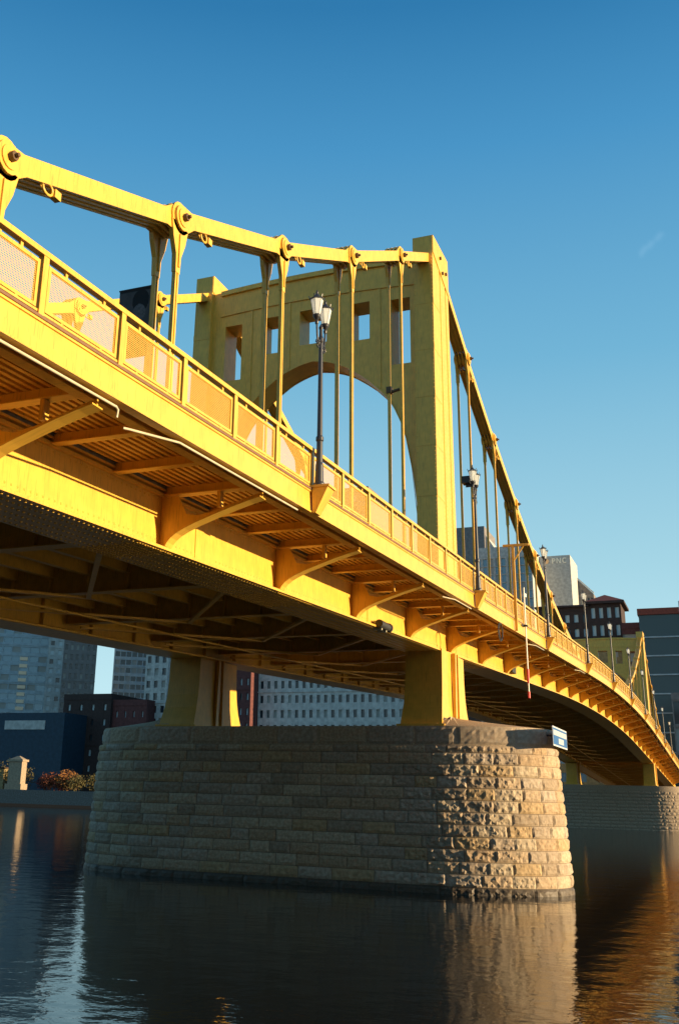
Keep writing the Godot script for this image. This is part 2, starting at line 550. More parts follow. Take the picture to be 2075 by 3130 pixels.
func tower(br: Node3D, x: float) -> void:
	var Y: Material = M.yellow
	var tw := node("tower", br, Vector3(x, 0, 0))
	for s in [1.0, -1.0]:
		# column: tapering box with two grooves on its outer face
		var mb := MB.new()
		var zi: float = fz(s, 5.36)
		var zo: float = fz(s, 6.32)
		var ys := [11.31, 16.0, 22.0, 28.0, 30.2]
		for i in ys.size() - 1:
			var wa := lerpf(1.86, 1.50, (ys[i] - 11.3) / 18.9)
			var wb := lerpf(1.86, 1.50, (ys[i + 1] - 11.3) / 18.9)
			column_piece(mb, ys[i], ys[i + 1], wa, wb, zi, zo, s, i == ys.size() - 2)
		var c := part(mb, "column", Y, tw)
		var c0 := c
		for i in 6:
			var yy := 14.2 + i * 2.45
			var ww := lerpf(1.86, 1.50, (yy - 11.3) / 18.9)
			var sm := MB.new()
			sm.box(Vector3(-ww - 0.014, yy, minf(zi, zo) - 0.006), Vector3(-ww + 0.02, yy + 0.30, maxf(zi, zo) + 0.006))
			sm.box(Vector3(-ww + 0.021, yy, minf(zo, zo + s * 0.012)), Vector3(-ww * 0.2, yy + 0.30, maxf(zo, zo + s * 0.012)))
			part(sm, "splice_plate", Y, c0)
		if x < 1.0:
			var rv := MB.new()
			var yy := 11.6
			while yy < 29.0:
				var ww := lerpf(1.86, 1.50, (yy - 11.3) / 18.9)
				for zz in [0.07, 0.89]: rivet_on(rv, Vector3(-ww - 0.001, yy, zi + s * zz), Vector3(-1, 0, 0), 0.036)
				for f in [-0.93, -0.24, 0.05, 0.48, 0.74, 0.95]: rivet_on(rv, Vector3(ww * f, yy, zo), Vector3(0, 0, s), 0.036)
				yy += 0.2
			part(rv, "rivet_rows", Y, c).set_meta("kind", "stuff")
		# saddle plates at the head
		var sp := MB.new()
		for e in [[zo, zo + s * 0.04], [zi - s * 0.04, zi]]:
			sp.prism(PackedVector2Array([Vector2(-1.48, 30.22), Vector2(1.48, 30.22), Vector2(1.53, 28.2), Vector2(-1.50, 29.25)]), minf(e[0], e[1]), maxf(e[0], e[1]), 2)
		part(sp, "saddle_plate", Y, c)
		var bo := MB.new()
		for q in [Vector2(-0.2, 29.55), Vector2(0.9, 29.2), Vector2(0.2, 28.9)]:
			bo.cyl(Vector3(q.x, q.y, zo + s * 0.03), Vector3(q.x, q.y, zo + s * 0.13), 0.09, 8)
		part(bo, "bolt", M.bolt, c)
	# portal frame between the columns
	var pb := MB.new()
	var hx := 1.25
	var wins := [[-5.03, -4.05, 27.15, 24.0], [-2.95, -1.98, 27.27, 25.2], [-0.78, 0.70, 27.33, 25.4], [1.95, 2.98, 27.25, 25.2], [4.1, 5.06, 27.12, 23.6]]
	var cuts := [-5.78, -5.03, -4.05, -2.95, -1.98, -0.78, 0.70, 1.95, 2.98, 4.1, 5.06, 5.36]
	for ci in cuts.size() - 1:
		var w = null
		for q in wins:
			if absf(q[0] - cuts[ci]) < 0.001: w = q
		var n := maxi(1, int(ceil((cuts[ci + 1] - cuts[ci]) / 0.24)))
		for i in n:
			var a := lerpf(cuts[ci], cuts[ci + 1], float(i) / n)
			var b := lerpf(cuts[ci], cuts[ci + 1], float(i + 1) / n)
			if w == null:
				portal_cell(pb, a, b, arch_y(a), arch_y(b), head_y(a), head_y(b), hx)
			else:
				portal_cell(pb, a, b, arch_y(a), arch_y(b), w[3], w[3], hx)
				portal_cell(pb, a, b, w[2], w[2], head_y(a), head_y(b), hx)
		if w != null:
			pb.quad(Vector3(-hx, w[3], w[0]), Vector3(PORTAL_BACK, w[3], w[0]), Vector3(PORTAL_BACK, w[2], w[0]), Vector3(-hx, w[2], w[0]))
			pb.quad(Vector3(PORTAL_BACK, w[3], w[1]), Vector3(-hx, w[3], w[1]), Vector3(-hx, w[2], w[1]), Vector3(PORTAL_BACK, w[2], w[1]))
	var portal := part(pb, "portal", Y, tw)
	# cornice, string course and arch rim on both faces, ribs between the openings
	for f in [-1.0, 1.0]:
		var face := -hx - 0.002 if f < 0 else PORTAL_BACK + 0.002
		for q in [["cornice", 0.0, 0.26, 0.14], ["string_course", 1.38, 1.48, 0.07], ["arch_rim", 0.05, -0.03, 0.09]]:
			var mo := MB.new()
			var n := 40 if q[0] == "arch_rim" else 14
			var xa := minf(face, face + f * q[3])
			var xb := maxf(face, face + f * q[3])
			for i in n:
				var a := lerpf(-5.30, 5.30, float(i) / n)
				var b := lerpf(-5.30, 5.30, float(i + 1) / n)
				var ya: float = arch_y(a) - 0.03 if q[0] == "arch_rim" else head_y(a) - q[2]
				var yb: float = arch_y(b) - 0.03 if q[0] == "arch_rim" else head_y(b) - q[2]
				var t: float = 0.08 if q[0] == "arch_rim" else q[2] - q[1]
				mo.hexa([Vector3(xa, yb, b), Vector3(xb, yb, b), Vector3(xb, ya, a), Vector3(xa, ya, a),
					Vector3(xa, yb + t, b), Vector3(xb, yb + t, b), Vector3(xb, ya + t, a), Vector3(xa, ya + t, a)])
			part(mo, q[0], Y, tw)
		for z in [-3.5, -1.35, 1.35, 3.5]:
			var rb := MB.new()
			rb.box(Vector3(minf(face, face + f * 0.05), arch_y(z) + 0.1, z - 0.06), Vector3(maxf(face, face + f * 0.05), head_y(z) - 1.5, z + 0.06))
			part(rb, "rib", Y, tw)

const PORTAL_BACK := 0.15
func portal_cell(mb: MB, a: float, b: float, la: float, lb: float, ha: float, hb: float, hx: float) -> void:
	mb.quad(Vector3(-hx, la, a), Vector3(-hx, lb, b), Vector3(-hx, hb, b), Vector3(-hx, ha, a))
	var bx := PORTAL_BACK
	mb.quad(Vector3(bx, lb, b), Vector3(bx, la, a), Vector3(bx, ha, a), Vector3(bx, hb, b))
	mb.quad(Vector3(-hx, ha, a), Vector3(-hx, hb, b), Vector3(bx, hb, b), Vector3(bx, ha, a))
	mb.quad(Vector3(-hx, lb, b), Vector3(-hx, la, a), Vector3(bx, la, a), Vector3(bx, lb, b))

func column_piece(mb: MB, y0: float, y1: float, wa: float, wb: float, zi: float, zo: float, s: float, top: bool) -> void:
	# cross-section in fractions of the half width, depth 0 at the outer face
	var prof := [Vector2(-1, 0), Vector2(-0.16, 0), Vector2(-0.13, 0.09), Vector2(-0.06, 0.09), Vector2(-0.03, 0), Vector2(0.55, 0), Vector2(0.58, 0.09), Vector2(0.65, 0.09), Vector2(0.68, 0), Vector2(1, 0)]
	var low := []
	var high := []
	for q in prof:
		low.append(Vector3(q.x * wa, y0, zo - s * q.y)); high.append(Vector3(q.x * wb, y1, zo - s * q.y))
	low.append(Vector3(wa, y0, zi)); high.append(Vector3(wb, y1, zi))
	low.append(Vector3(-wa, y0, zi)); high.append(Vector3(-wb, y1, zi))
	for i in low.size():
		var j := (i + 1) % low.size()
		if s > 0: mb.quad(low[i], low[j], high[j], high[i])
		else: mb.quad(low[j], low[i], high[i], high[j])
	if top:
		mb.quad(Vector3(-wb, y1, maxf(zi, zo)), Vector3(wb, y1, maxf(zi, zo)), Vector3(wb, y1, minf(zi, zo)), Vector3(-wb, y1, minf(zi, zo)))

func pedestal(br: Node3D, x: float, s: float) -> void:
	var Y: Material = M.yellow
	var mb := MB.new()
	var lv := [[PIER_TOP, 2.62, 0.10], [6.75, 2.50, 0.07], [7.3, 2.28, 0.03], [7.9, 2.12, 0.01], [8.6, 2.04, 0.0], [9.695, 2.0, 0.0]]
	for i in lv.size() - 1:
		var a: Array = lv[i]
		var b: Array = lv[i + 1]
		var z := zspan(s, 4.78 - a[2], 6.40 + a[2])
		var q := zspan(s, 4.78 - b[2], 6.40 + b[2])
		mb.hexa([Vector3(-a[1], a[0], z[1]), Vector3(a[1], a[0], z[1]), Vector3(a[1], a[0], z[0]), Vector3(-a[1], a[0], z[0]),
			Vector3(-b[1], b[0], q[1]), Vector3(b[1], b[0], q[1]), Vector3(b[1], b[0], q[0]), Vector3(-b[1], b[0], q[0])])
	var p := part(mb, "pedestal", Y, br, Vector3(x, 0, 0))
	# two vertical ribs on the faces towards the river ends, flange edges on the corners
	for e in [6.40, 4.78]:
		var out := 1.0 if e > 5.5 else -1.0
		var rb := MB.new()
		for q in [[-0.55, -0.28], [0.12, 0.30]]:
			var z0: float = fz(s, e + out * 0.085)
			var z1: float = fz(s, e + out * 0.20)
			rb.hexa([Vector3(q[0], 6.45, maxf(z0, z1) + 0.0), Vector3(q[1], 6.45, maxf(z0, z1)), Vector3(q[1], 6.45, minf(z0, z1)), Vector3(q[0], 6.45, minf(z0, z1)),
				Vector3(q[0] * 0.7, 9.69, maxf(z0, z1)), Vector3(q[1] * 0.7, 9.69, maxf(z0, z1)), Vector3(q[1] * 0.7, 9.69, minf(z0, z1) - 0.04), Vector3(q[0] * 0.7, 9.69, minf(z0, z1) - 0.04)])
		part(rb, "rib", Y, p)
	var bs := MB.new()
	var z := zspan(s, 4.55, 6.62)
	bs.box(Vector3(-2.75, PIER_TOP + 0.002, z[0]), Vector3(2.75, PIER_TOP + 0.09, z[1]))
	part(bs, "base_plate", M.yellow_steel, p)

func railing(br: Node3D) -> void:
	var Y: Material = M.yellow
	var sp := L / 3.0
	var n0 := -20
	var n1 := 84
	var pm := MB.new()
	pm.box(Vector3(-0.065, 11.442, -0.05), Vector3(0.065, 12.42, 0.05))
	var post := pm.mesh(Y)
	for i in range(n0, n1):
		var a := i * sp + 0.26
		var b := a + sp
		var ha := rise(a)
		var hb := rise(b)
		var sl := (hb - ha) / sp
		put(post, "railing_post", br, Vector3(a, ha, ZF - 0.07))
		var mb := MB.new()
		var z := ZF - 0.07
		mb.bar(Vector3(a, 12.465 + ha, z), Vector3(b, 12.465 + hb, z), 0.12, 0.088)
		mb.bar(Vector3(a + 0.07, 11.53 + ha, z), Vector3(b - 0.07, 11.53 + hb, z), 0.05, 0.04)
		var xa := a + 0.14
		var xb := b - 0.14
		var ya := 11.60 + ha + sl * 0.14
		var yb := 11.60 + hb - sl * 0.14
		var up := Vector3(0, 0.70, 0)
		var p0 := Vector3(xa, ya, z)
		var p1 := Vector3(xb, yb, z)
		mb.bar(p0, p1, 0.045, 0.06); mb.bar(p0 + up, p1 + up, 0.045, 0.06)
		mb.box(p0 + Vector3(-0.03, -0.03, -0.023), p0 + up + Vector3(0.03, 0.03, 0.023))
		mb.box(p1 + Vector3(-0.03, -0.03, -0.023), p1 + up + Vector3(0.03, 0.03, 0.023))
		for f in [0.22, 0.78]:                                  # lugs that hold the panel to the rails
			var q := p0.lerp(p1, f)
			mb.box(q + Vector3(-0.03, -0.07, -0.02), q + Vector3(0.03, -0.031, 0.02))
			mb.box(q + Vector3(-0.03, 0.731, -0.02), q + Vector3(0.03, 0.80, 0.02))
		var rp := part(mb, "railing_panel", Y, br)
		var wm := MB.new()
		var step := 0.034
		var wd := step * 0.125
		var m := int((xb - xa) / step)
		for j in range(1, m):
			var c := p0.lerp(p1, float(j) / m)
			wm.quad(c + Vector3(-wd, 0.02, 0), c + Vector3(wd, 0.02, 0), c + Vector3(wd, 0.68, 0), c + Vector3(-wd, 0.68, 0))
		m = int(0.70 / step)
		for j in range(1, m):
			var c := Vector3(0, 0.70 * j / m, 0.003)
			var w := Vector3(0, wd, 0)
			wm.quad(p0 + c - w, p1 + c - w, p1 + c + w, p0 + c + w)
		part(wm, "wire_mesh", M.yellow_mesh, rp)

func conduits(br: Node3D) -> void:
	var runs := []
	var pts := []
	for i in 9:
		var x := lerpf(-7.0 * L, -4.95 * L, i / 8.0)
		pts.append(Vector3(x, 10.79 + rise(x), 8.76))
	var e: Vector3 = pts[-1]
	pts.append(e + Vector3(0.06, -0.03, 0)); pts.append(e + Vector3(0.07, -0.16, -0.02))
	runs.append(pts)
	pts = []
	var x0 := -4.83 * L
	pts.append(Vector3(x0, 10.70 + rise(x0), 8.42)); pts.append(Vector3(x0 + 0.1, 10.71 + rise(x0), 8.46))
	x0 = -4.62 * L
	for i in 9:
		var x := lerpf(x0, -3.75 * L, i / 8.0)
		pts.append(Vector3(x, 10.79 + rise(x), 8.76))
	runs.append(pts)
	for k in [-1.0, 1.667, 4.333]:
		pts = []
		for i in 5:
			var x: float = (k + lerpf(-0.55, -0.02, i / 4.0)) * L
			pts.append(Vector3(x, 10.79 + rise(x), 8.76 - (0.25 if i == 0 else 0.0)))
		runs.append(pts)
	for r in runs:
		var mb := MB.new()
		mb.tube(r, 0.024, 8)
		part(mb, "conduit", M.conduit, br)

# ------------------------------------------------------------------ lamps
func lamp_meshes() -> Dictionary:
	var d := {}
	var mb := MB.new()
	mb.lathe(Vector3.ZERO, [Vector2(0.0, 0), Vector2(0.14, 0), Vector2(0.14, 0.08), Vector2(0.105, 0.13), Vector2(0.095, 0.55), Vector2(0.08, 0.62), Vector2(0.075, 1.15), Vector2(0.095, 1.18), Vector2(0.095, 1.26), Vector2(0.068, 1.30), Vector2(0.05, 3.75), Vector2(0.075, 3.8), Vector2(0.075, 3.88), Vector2(0.045, 3.95), Vector2(0.04, 4.12), Vector2(0.06, 4.18), Vector2(0.0, 4.3)], 14)
	d.pole = mb.mesh(M.pole)
	mb = MB.new()
	for s in [-1.0, 1.0]:
		var pts := []
		for i in 15:
			var t := i / 14.0
			pts.append(Vector3(s * (0.05 + 0.25 * t + 0.05 * sin(t * PI)), 3.84 - 0.16 * sin(t * PI) + 0.42 * t * t, 0))
		mb.tube(pts, 0.026, 8)
		pts = []
		for i in 17:                                             # scroll under the arm
			var t := i / 16.0
			var r := 0.13 * (1.0 - 0.75 * t)
			pts.append(Vector3(s * (0.20 + cos(t * 9.0) * r), 3.66 + sin(t * 9.0) * r, 0))
		mb.tube(pts, 0.02, 6)
		mb.lathe(Vector3(s * 0.30, 4.16, 0), [Vector2(0, 0), Vector2(0.04, 0.0), Vector2(0.05, 0.06), Vector2(0.03, 0.1), Vector2(0.085, 0.18), Vector2(0.10, 0.22), Vector2(0, 0.225)], 10)
	d.arms = mb.mesh(M.pole)
	mb = MB.new()
	mb.lathe(Vector3.ZERO, [Vector2(0.0, 0.0), Vector2(0.085, 0.0), Vector2(0.165, 0.44), Vector2(0.15, 0.47), Vector2(0.0, 0.50)], 6, false)
	d.glass = mb.mesh(M.lantern_glass)
	mb = MB.new()
	for j in 6:
		var a := TAU * j / 6
		var dv := Vector3(cos(a), 0, -sin(a))
		mb.bar(dv * 0.087, dv * 0.168 + Vector3(0, 0.44, 0), 0.009, 0.009)
		var e := TAU * (j + 1) / 6
		var dw := Vector3(cos(e), 0, -sin(e))
		mb.bar(dv * 0.172 + Vector3(0, 0.44, 0), dw * 0.172 + Vector3(0, 0.44, 0), 0.03, 0.03)
		mb.bar(dv * 0.09 + Vector3(0, 0.01, 0), dw * 0.09 + Vector3(0, 0.01, 0), 0.02, 0.03)
		mb.bar(dv * 0.185 + Vector3(0, 0.455, 0), dv * 0.205 + Vector3(0, 0.52, 0), 0.02, 0.02)
	mb.lathe(Vector3.ZERO, [Vector2(0.11, 0.492), Vector2(0.06, 0.56), Vector2(0.03, 0.60), Vector2(0.035, 0.64), Vector2(0.0, 0.72)], 10)
	d.frame = mb.mesh(M.pole)
	return d

func build_lamps() -> void:
	var d := lamp_meshes()
	var brk := MB.new()
	brk.hexa([Vector3(-0.16, -0.66, -0.02), Vector3(0.16, -0.66, -0.02), Vector3(0.16, -0.66, -0.10), Vector3(-0.16, -0.66, -0.10),
		Vector3(-0.22, -0.06, 0.30), Vector3(0.22, -0.06, 0.30), Vector3(0.22, -0.06, -0.10), Vector3(-0.22, -0.06, -0.10)])
	brk.box(Vector3(-0.25, -0.058, -0.14), Vector3(0.25, -0.002, 0.34))
	var bm := brk.mesh(M.yellow)
	var first: Node3D = null
	var br: Node3D = get_node("suspension_bridge")
	for i in 10:
		var k := -3.667 + i * 8.0 / 3.0
		var x := k * L + 0.26
		var at := Vector3(x, 11.50 + rise(x), ZF + 0.14)
		put(bm, "lamp_bracket", br, at + Vector3(0, 0, 0.0))
		var o: Node3D
		if first == null:
			o = node("street_lamp", self)
			put(d.pole, "pole", o); put(d.arms, "scroll_arms", o)
			for s in [-1.0, 1.0]:
				var g := put(d.glass, "lantern", o, Vector3(s * 0.30, 4.385, 0))
				put(d.frame, "lantern_frame", g)
			first = o
		else:
			o = first.duplicate()
			o.name = "street_lamp_%03d" % i
			add_child(o)
		o.position = at
		var label := "black twin-lantern street lamp over the main span, %s past the tower" % ORD[maxi(i - 2, 0)]
		if i == 0: label = "black twin-lantern street lamp standing before the stone pier on the side span railing"
		elif i == 1: label = "black twin-lantern street lamp with a dark floodlight box, beside the tower"
		tag(o, label, "street lamp", "twin-lantern lamps along the bridge railing")
		if i == 1:
			var fb := MB.new()
			fb.box(Vector3(-0.42, 4.34, -0.42), Vector3(-0.02, 4.62, -0.12))
			fb.box(Vector3(-0.25, 4.2, -0.3), Vector3(-0.2, 4.34, -0.05))
			part(fb, "floodlight", M.dark_box, o)

# ------------------------------------------------------------------ stone piers
const ZS := 6.3            # straight half length of the pier
const ARC := 3.95          # arc length per radian along the noses
func plan_point(u: float, y: float, out: float) -> Vector3:
	# u: length along the outline, 0 at the middle of the face towards the camera
	var t := 3.0 + (5.62 - y) * 0.058
	var sgn := 1.0 if u >= 0 else -1.0
	u = absf(u)
	if u <= ZS: return Vector3(-t - out, y, sgn * u)
	var a := (u - ZS) / ARC
	var long := 1.4 if sgn > 0 else 2.05
	return Vector3(-cos(a) * (t + out), y, sgn * (ZS + sin(a) * (t + long + out)))
func stone_block(u0: float, u1: float, y0: float, y1: float, cell: float, rough: float, base: float, mb: MB = null) -> MB:
	if mb == null: mb = MB.new()
	var nu := maxi(3, int(round((u1 - u0) / cell)))
	var nv := maxi(3, int(round((y1 - y0) / cell)))
	var sd := u0 * 3.7 + y0 * 11.3
	var tiltu := sin(sd * 5.1) * rough * 0.5
	var tiltv := sin(sd * 7.7) * rough * 0.4
	var g := []
	for j in nv + 1:
		var row := []
		for i in nu + 1:
			var fu := float(i) / nu
			var fv := float(j) / nv
			var u := lerpf(u0, u1, fu)
			var y := lerpf(y0, y1, fv)
			var o := -0.015
			if i > 0 and i < nu and j > 0 and j < nv:
				var e := minf(minf(u - u0, u1 - u), minf(y - y0, y1 - y))
				var big := noise.get_noise_2d(u * 46.0 + sd, y * 60.0)
				var fine := noise.get_noise_2d(u * 150.0 + sd * 3.0, y * 170.0 + 50.0)
				o = base + rough * (0.9 * big + 0.45 * fine) + tiltu * (fu - 0.5) * 2.0 + tiltv * (fv - 0.5) * 2.0
				o *= smoothstep(-0.02, 0.05, e) * 0.45 + 0.55
				u += noise.get_noise_2d(u * 90.0, y * 90.0 + 300.0) * cell * 0.35
				y += noise.get_noise_2d(u * 90.0 + 500.0, y * 90.0) * cell * 0.35
			row.append(plan_point(u, y, o))
		g.append(row)
	for j in nv:
		for i in nu:
			if (i + j) % 2 == 0:
				mb.tri(g[j][i], g[j][i + 1], g[j + 1][i + 1]); mb.tri(g[j][i], g[j + 1][i + 1], g[j + 1][i])
			else:
				mb.tri(g[j][i], g[j][i + 1], g[j + 1][i]); mb.tri(g[j][i + 1], g[j + 1][i + 1], g[j + 1][i])
	return mb
func pier_core(y0: float, y1: float, inset: float, x: float, extra := 0.0) -> MB:
	var mb := MB.new()
	var top := []
	var low := []
	var um := ZS + ARC * PI
	var n := 120
	for i in n:
		var f := float(i) / n
		# go round: near face and both noses up to the far face
		var u := lerpf(-um, um, f)
		top.append(plan_point(u, y1, -inset - extra)); low.append(plan_point(u, y0, -inset))
	for i in n:
		var j := (i + 1) % n
		mb.quad(low[i], low[j], top[j], top[i])
		mb.tri(top[i], top[j], Vector3(0, y1, 0))
	return mb

func build_piers() -> void:
	var rng := RandomNumberGenerator.new()
	rng.seed = 42
	var pr := node("stone_pier", self)
	tag(pr, "rock-faced sandstone bridge pier with a rounded sunlit nose, carrying the blue sign", "pier")
	part(pier_core(-1.0, 5.62, 0.045, 0), "core", M.mortar, pr)
	part(pier_core(5.60, PIER_TOP, 0.14, 0), "cap", M.stone0, pr)
	var rest := MB.new()
	var y := -0.35
	var row := 0
	var um := ZS + ARC * PI
	while y < 5.5:
		var h := 0.46
		if row == 0: h = 0.62
		var y1 := minf(y + h, 5.62)
		if 5.62 - y1 < 0.25: y1 = 5.62
		var u := -um + rng.randf_range(0.0, 0.5)
		while u < um - 0.2:
			var w := rng.randf_range(0.85, 1.95)
			var nose := absf(u + w / 2) > ZS
			if nose: w = rng.randf_range(0.8, 1.35)
			var u1 := minf(u + w, um)
			var seen := u1 > -ZS - 5.4 and u < ZS + 7.2
			var cell := 0.085 if u > 4.0 else 0.115
			if seen:
				var mb := stone_block(u + 0.008, u1 - 0.008, y + 0.008, y1 - 0.008, cell, (0.06 if u < ZS + 2.6 else 0.028) if u > 4.6 else 0.028, 0.03)
				part(mb, "stone_block", M["stone%d" % rng.randi_range(0, 6)] if row > 0 else M.stone_wet, pr)
			else:
				stone_block(u + 0.008, u1 - 0.008, y + 0.008, y1 - 0.008, 0.3, 0.04, 0.05, rest)
			u = u1
		y = y1
		row += 1
	var r := part(rest, "rear_masonry", M.stone2, pr)
	r.set_meta("kind", "stuff")
	# cap course, dressed smoother and set back a little
	var u := -ZS - 5.2
	while u < ZS + 7.0:
		var w := rng.randf_range(1.7, 2.6)
		var mb := MB.new()
		stone_cap(mb, u + 0.006, u + w - 0.006)
		part(mb, "cap_stone", M["stone%d" % [0, 2, 5][rng.randi_range(0, 2)]], pr)
		u += w
	# sloping stone weathering on top of both noses, rising to the pedestals
	for sg in [-1.0, 1.0]:
		var wt := MB.new()
		var ring := []
		for i in 25:
			var uu: float = sg * (ZS - 0.2 + (ARC * PI + 0.4) * i / 24.0)
			ring.append(plan_point(uu, PIER_TOP, -0.2) + Vector3(0, 0.003, 0))
		var ridge := []
		for i in 25: ridge.append(Vector3(lerpf(-2.2, 2.2, i / 24.0), PIER_TOP + 0.42, sg * (6.75 if sg > 0 else 7.2)))
		for i in 24:
			if sg > 0: wt.quad(ring[i], ring[i + 1], ridge[i + 1], ridge[i])
			else: wt.quad(ring[i + 1], ring[i], ridge[i], ridge[i + 1])
			if sg > 0: wt.quad(ridge[i], ridge[i + 1], Vector3(ridge[i + 1].x, PIER_TOP, ridge[i].z), Vector3(ridge[i].x, PIER_TOP, ridge[i].z))
		part(wt, "weathering_slope", M.stone0, pr)
	# second pier, far away: blocks joined
	var p2 := node("stone_pier", self, Vector3(20.0 * L, 0, 0))
	tag(p2, "distant rock-faced stone pier by the far bank under the second tower", "pier")
	part(pier_core(-1.0, 5.62, 0.035, 0), "core", M.mortar, p2)
	part(pier_core(5.60, PIER_TOP, 0.04, 0), "cap", M.stone2, p2)
	var far := MB.new()
	y = -0.35
	while y < 5.5:
		var y1 := minf(y + 0.5, 5.62)
		u = -13.0 + rng.randf_range(0, 1.0)
		while u < 14.0:
			var w := rng.randf_range(0.9, 1.9)
			stone_block(u + 0.012, u + w - 0.012, y + 0.012, y1 - 0.012, 0.17, 0.06, 0.055, far)
			u += w
		y = y1
	var f := part(far, "masonry", M.stone2, p2)
	f.set_meta("kind", "stuff")

func stone_cap(mb: MB, u0: float, u1: float) -> void:
	var nu := int((u1 - u0) / 0.16) + 2
	var nv := 6
	var g := []
	for j in nv + 1:
		var r := []
		for i in nu + 1:
			var uu := lerpf(u0, u1, float(i) / nu)
			var yy := lerpf(5.64, PIER_TOP, float(j) / nv)
			var e := i > 0 and i < nu and j > 0 and j < nv
			var o := -0.15
			if e: o = -0.10 + 0.025 * noise.get_noise_2d(uu * 60.0, yy * 60.0 + 900.0)
			r.append(plan_point(uu, yy, o))
		g.append(r)
	for j in nv:
		for i in nu:
			mb.quad(g[j][i], g[j][i + 1], g[j + 1][i + 1], g[j + 1][i])

# ------------------------------------------------------------------ small things on the bridge and pier
func build_small_things() -> void:
	# blue boat sign on the pier nose
	var sg := node("river_sign", self, Vector3(-0.12, PIER_TOP, 10.63))
	sg.rotation.y = deg_to_rad(0.0)
	tag(sg, "blue and white river sign with two lines of white lettering on the pier nose", "sign")
	var mb := MB.new()
	mb.box(Vector3(-1.95, -0.72, 0.22), Vector3(1.95, 0.06, 0.25))
	part(mb, "panel", mat("sign_white", lin(0.50, 0.52, 0.52), 0.5), sg)
	mb = MB.new()
	mb.box(Vector3(-1.89, -0.66, 0.2505), Vector3(1.89, 0.0, 0.254))
	part(mb, "blue_field", mat("sign_blue", lin(0.02, 0.10, 0.28), 0.5), sg)
	var rng := RandomNumberGenerator.new()
	rng.seed = 5
	for ln in [[-1.8, 1.8, -0.29, -0.08], [-0.5, 0.9, -0.59, -0.37]]:
		var x: float = ln[0]
		while x < ln[1] - 0.1:
			var w := rng.randf_range(0.16, 0.24)
			mb = MB.new()
			mb.box(Vector3(x, ln[2], 0.2545), Vector3(minf(x + w, ln[1]), ln[3], 0.258))
			part(mb, "letter", M.sign_white, sg)
			x += w + 0.035
	mb = MB.new()
	for x in [-0.6, 0.8]:
		mb.box(Vector3(x - 0.04, -0.3, -0.35), Vector3(x + 0.04, -0.22, 0.215))
		mb.box(Vector3(x - 0.04, -0.68, 0.15), Vector3(x + 0.04, 0.0, 0.218))
	mb.box(Vector3(-1.8, -0.4, 0.17), Vector3(1.8, -0.32, 0.216))
	part(mb, "bracket", M.dark_box, sg)

	# red and white clearance pole hung from the railing
	var gp := node("clearance_pole", self, Vector3(4.15, 11.0 + rise(4.15), ZF + 0.12))
	tag(gp, "thin white clearance pole with red bands hanging from the railing", "pole")
	mb = MB.new()
	mb.cyl(Vector3(0, 2.2, 0), Vector3(0, -1.7, 0), 0.036, 10)
	mb.cyl(Vector3(0, -2.36, 0), Vector3(0, -2.75, 0), 0.036, 10)
	part(mb, "white_shaft", mat("pole_white", lin(0.72, 0.70, 0.62), 0.4), gp)
	mb = MB.new()
	mb.cyl(Vector3(0, -1.7, 0), Vector3(0, -2.36, 0), 0.058, 10)
	mb.cyl(Vector3(0, -2.75, 0), Vector3(0, -3.05, 0), 0.058, 10)
	part(mb, "red_band", mat("pole_red", lin(0.62, 0.02, 0.015), 0.4), gp)
	mb = MB.new()
	mb.box(Vector3(-0.10, 0.30, -0.2), Vector3(0.10, 0.38, 0.1)); mb.box(Vector3(-0.5, 0.28, -0.16), Vector3(-0.1, 0.36, -0.08))
	part(mb, "clamp", M.dark_box, gp)
	mb = MB.new()
	mb.lathe(Vector3(0.14, 1.75, 0), [Vector2(0, 0), Vector2(0.09, 0.0), Vector2(0.09, 0.16), Vector2(0, 0.22)], 10)
	part(mb, "lamp_head", M.pole_white, gp)

	# yellow davit post with a short arm over the river, and a coil of cable hung beside it
	var dv := node("davit_post", self, Vector3(1.85, 10.86 + rise(1.85), ZF + 0.09))
	tag(dv, "slim yellow davit post with a short arm rising above the railing beyond the tower", "post")
	mb = MB.new()
	mb.box(Vector3(-0.06, 0.0, -0.05), Vector3(0.06, 3.95, 0.07))
	part(mb, "post", M.yellow_steel, dv)
	mb = MB.new()
	mb.box(Vector3(-0.05, 3.952, -0.45), Vector3(0.05, 4.06, 0.75))
	part(mb, "arm", M.yellow_steel, dv)
	mb = MB.new()
	mb.bar(Vector3(0, 3.3, 0.06), Vector3(0, 3.95, 0.5), 0.05, 0.05)
	part(mb, "brace", M.yellow_steel, dv)
	var cl := node("cable_coil", self, Vector3(-1.3, 10.86 + rise(-1.3), ZF - 0.05))
	tag(cl, "loose coil of cable hanging below the deck edge by the tower", "cable")
	mb = MB.new()
	for q in [[0.40, 0.0], [0.36, 0.03]]:
		var ring := []
		for i in 25: ring.append(Vector3(cos(TAU * i / 24) * q[0], -0.38 + sin(TAU * i / 24) * q[0], q[1]))
		mb.tube(ring, 0.022, 6)
	part(mb, "loop", M.dark_box, cl)
	mb = MB.new()
	mb.box(Vector3(-0.05, -0.06, -0.02), Vector3(0.05, -0.007, 0.05))
	part(mb, "hook", M.bolt, cl)

	# navigation light on the girder's lower edge
	var nv := node("navigation_light", self, Vector3(-10.5, 9.78 + rise(-10.5), 6.45))
	tag(nv, "dark cylindrical navigation light bolted to the lower edge of the yellow girder", "light fixture")
	mb = MB.new()
	mb.cyl(Vector3(-0.55, 0.02, 0), Vector3(0.5, 0.02, 0), 0.14, 12)
	mb.cyl(Vector3(0.5, 0.02, 0), Vector3(0.62, 0.02, 0), 0.17, 12)
	part(mb, "housing", M.dark_box, nv)
	mb = MB.new()
	mb.box(Vector3(-0.3, -0.18, -0.3), Vector3(-0.22, 0.16, 0.02)); mb.box(Vector3(0.22, -0.18, -0.3), Vector3(0.3, 0.16, 0.02))
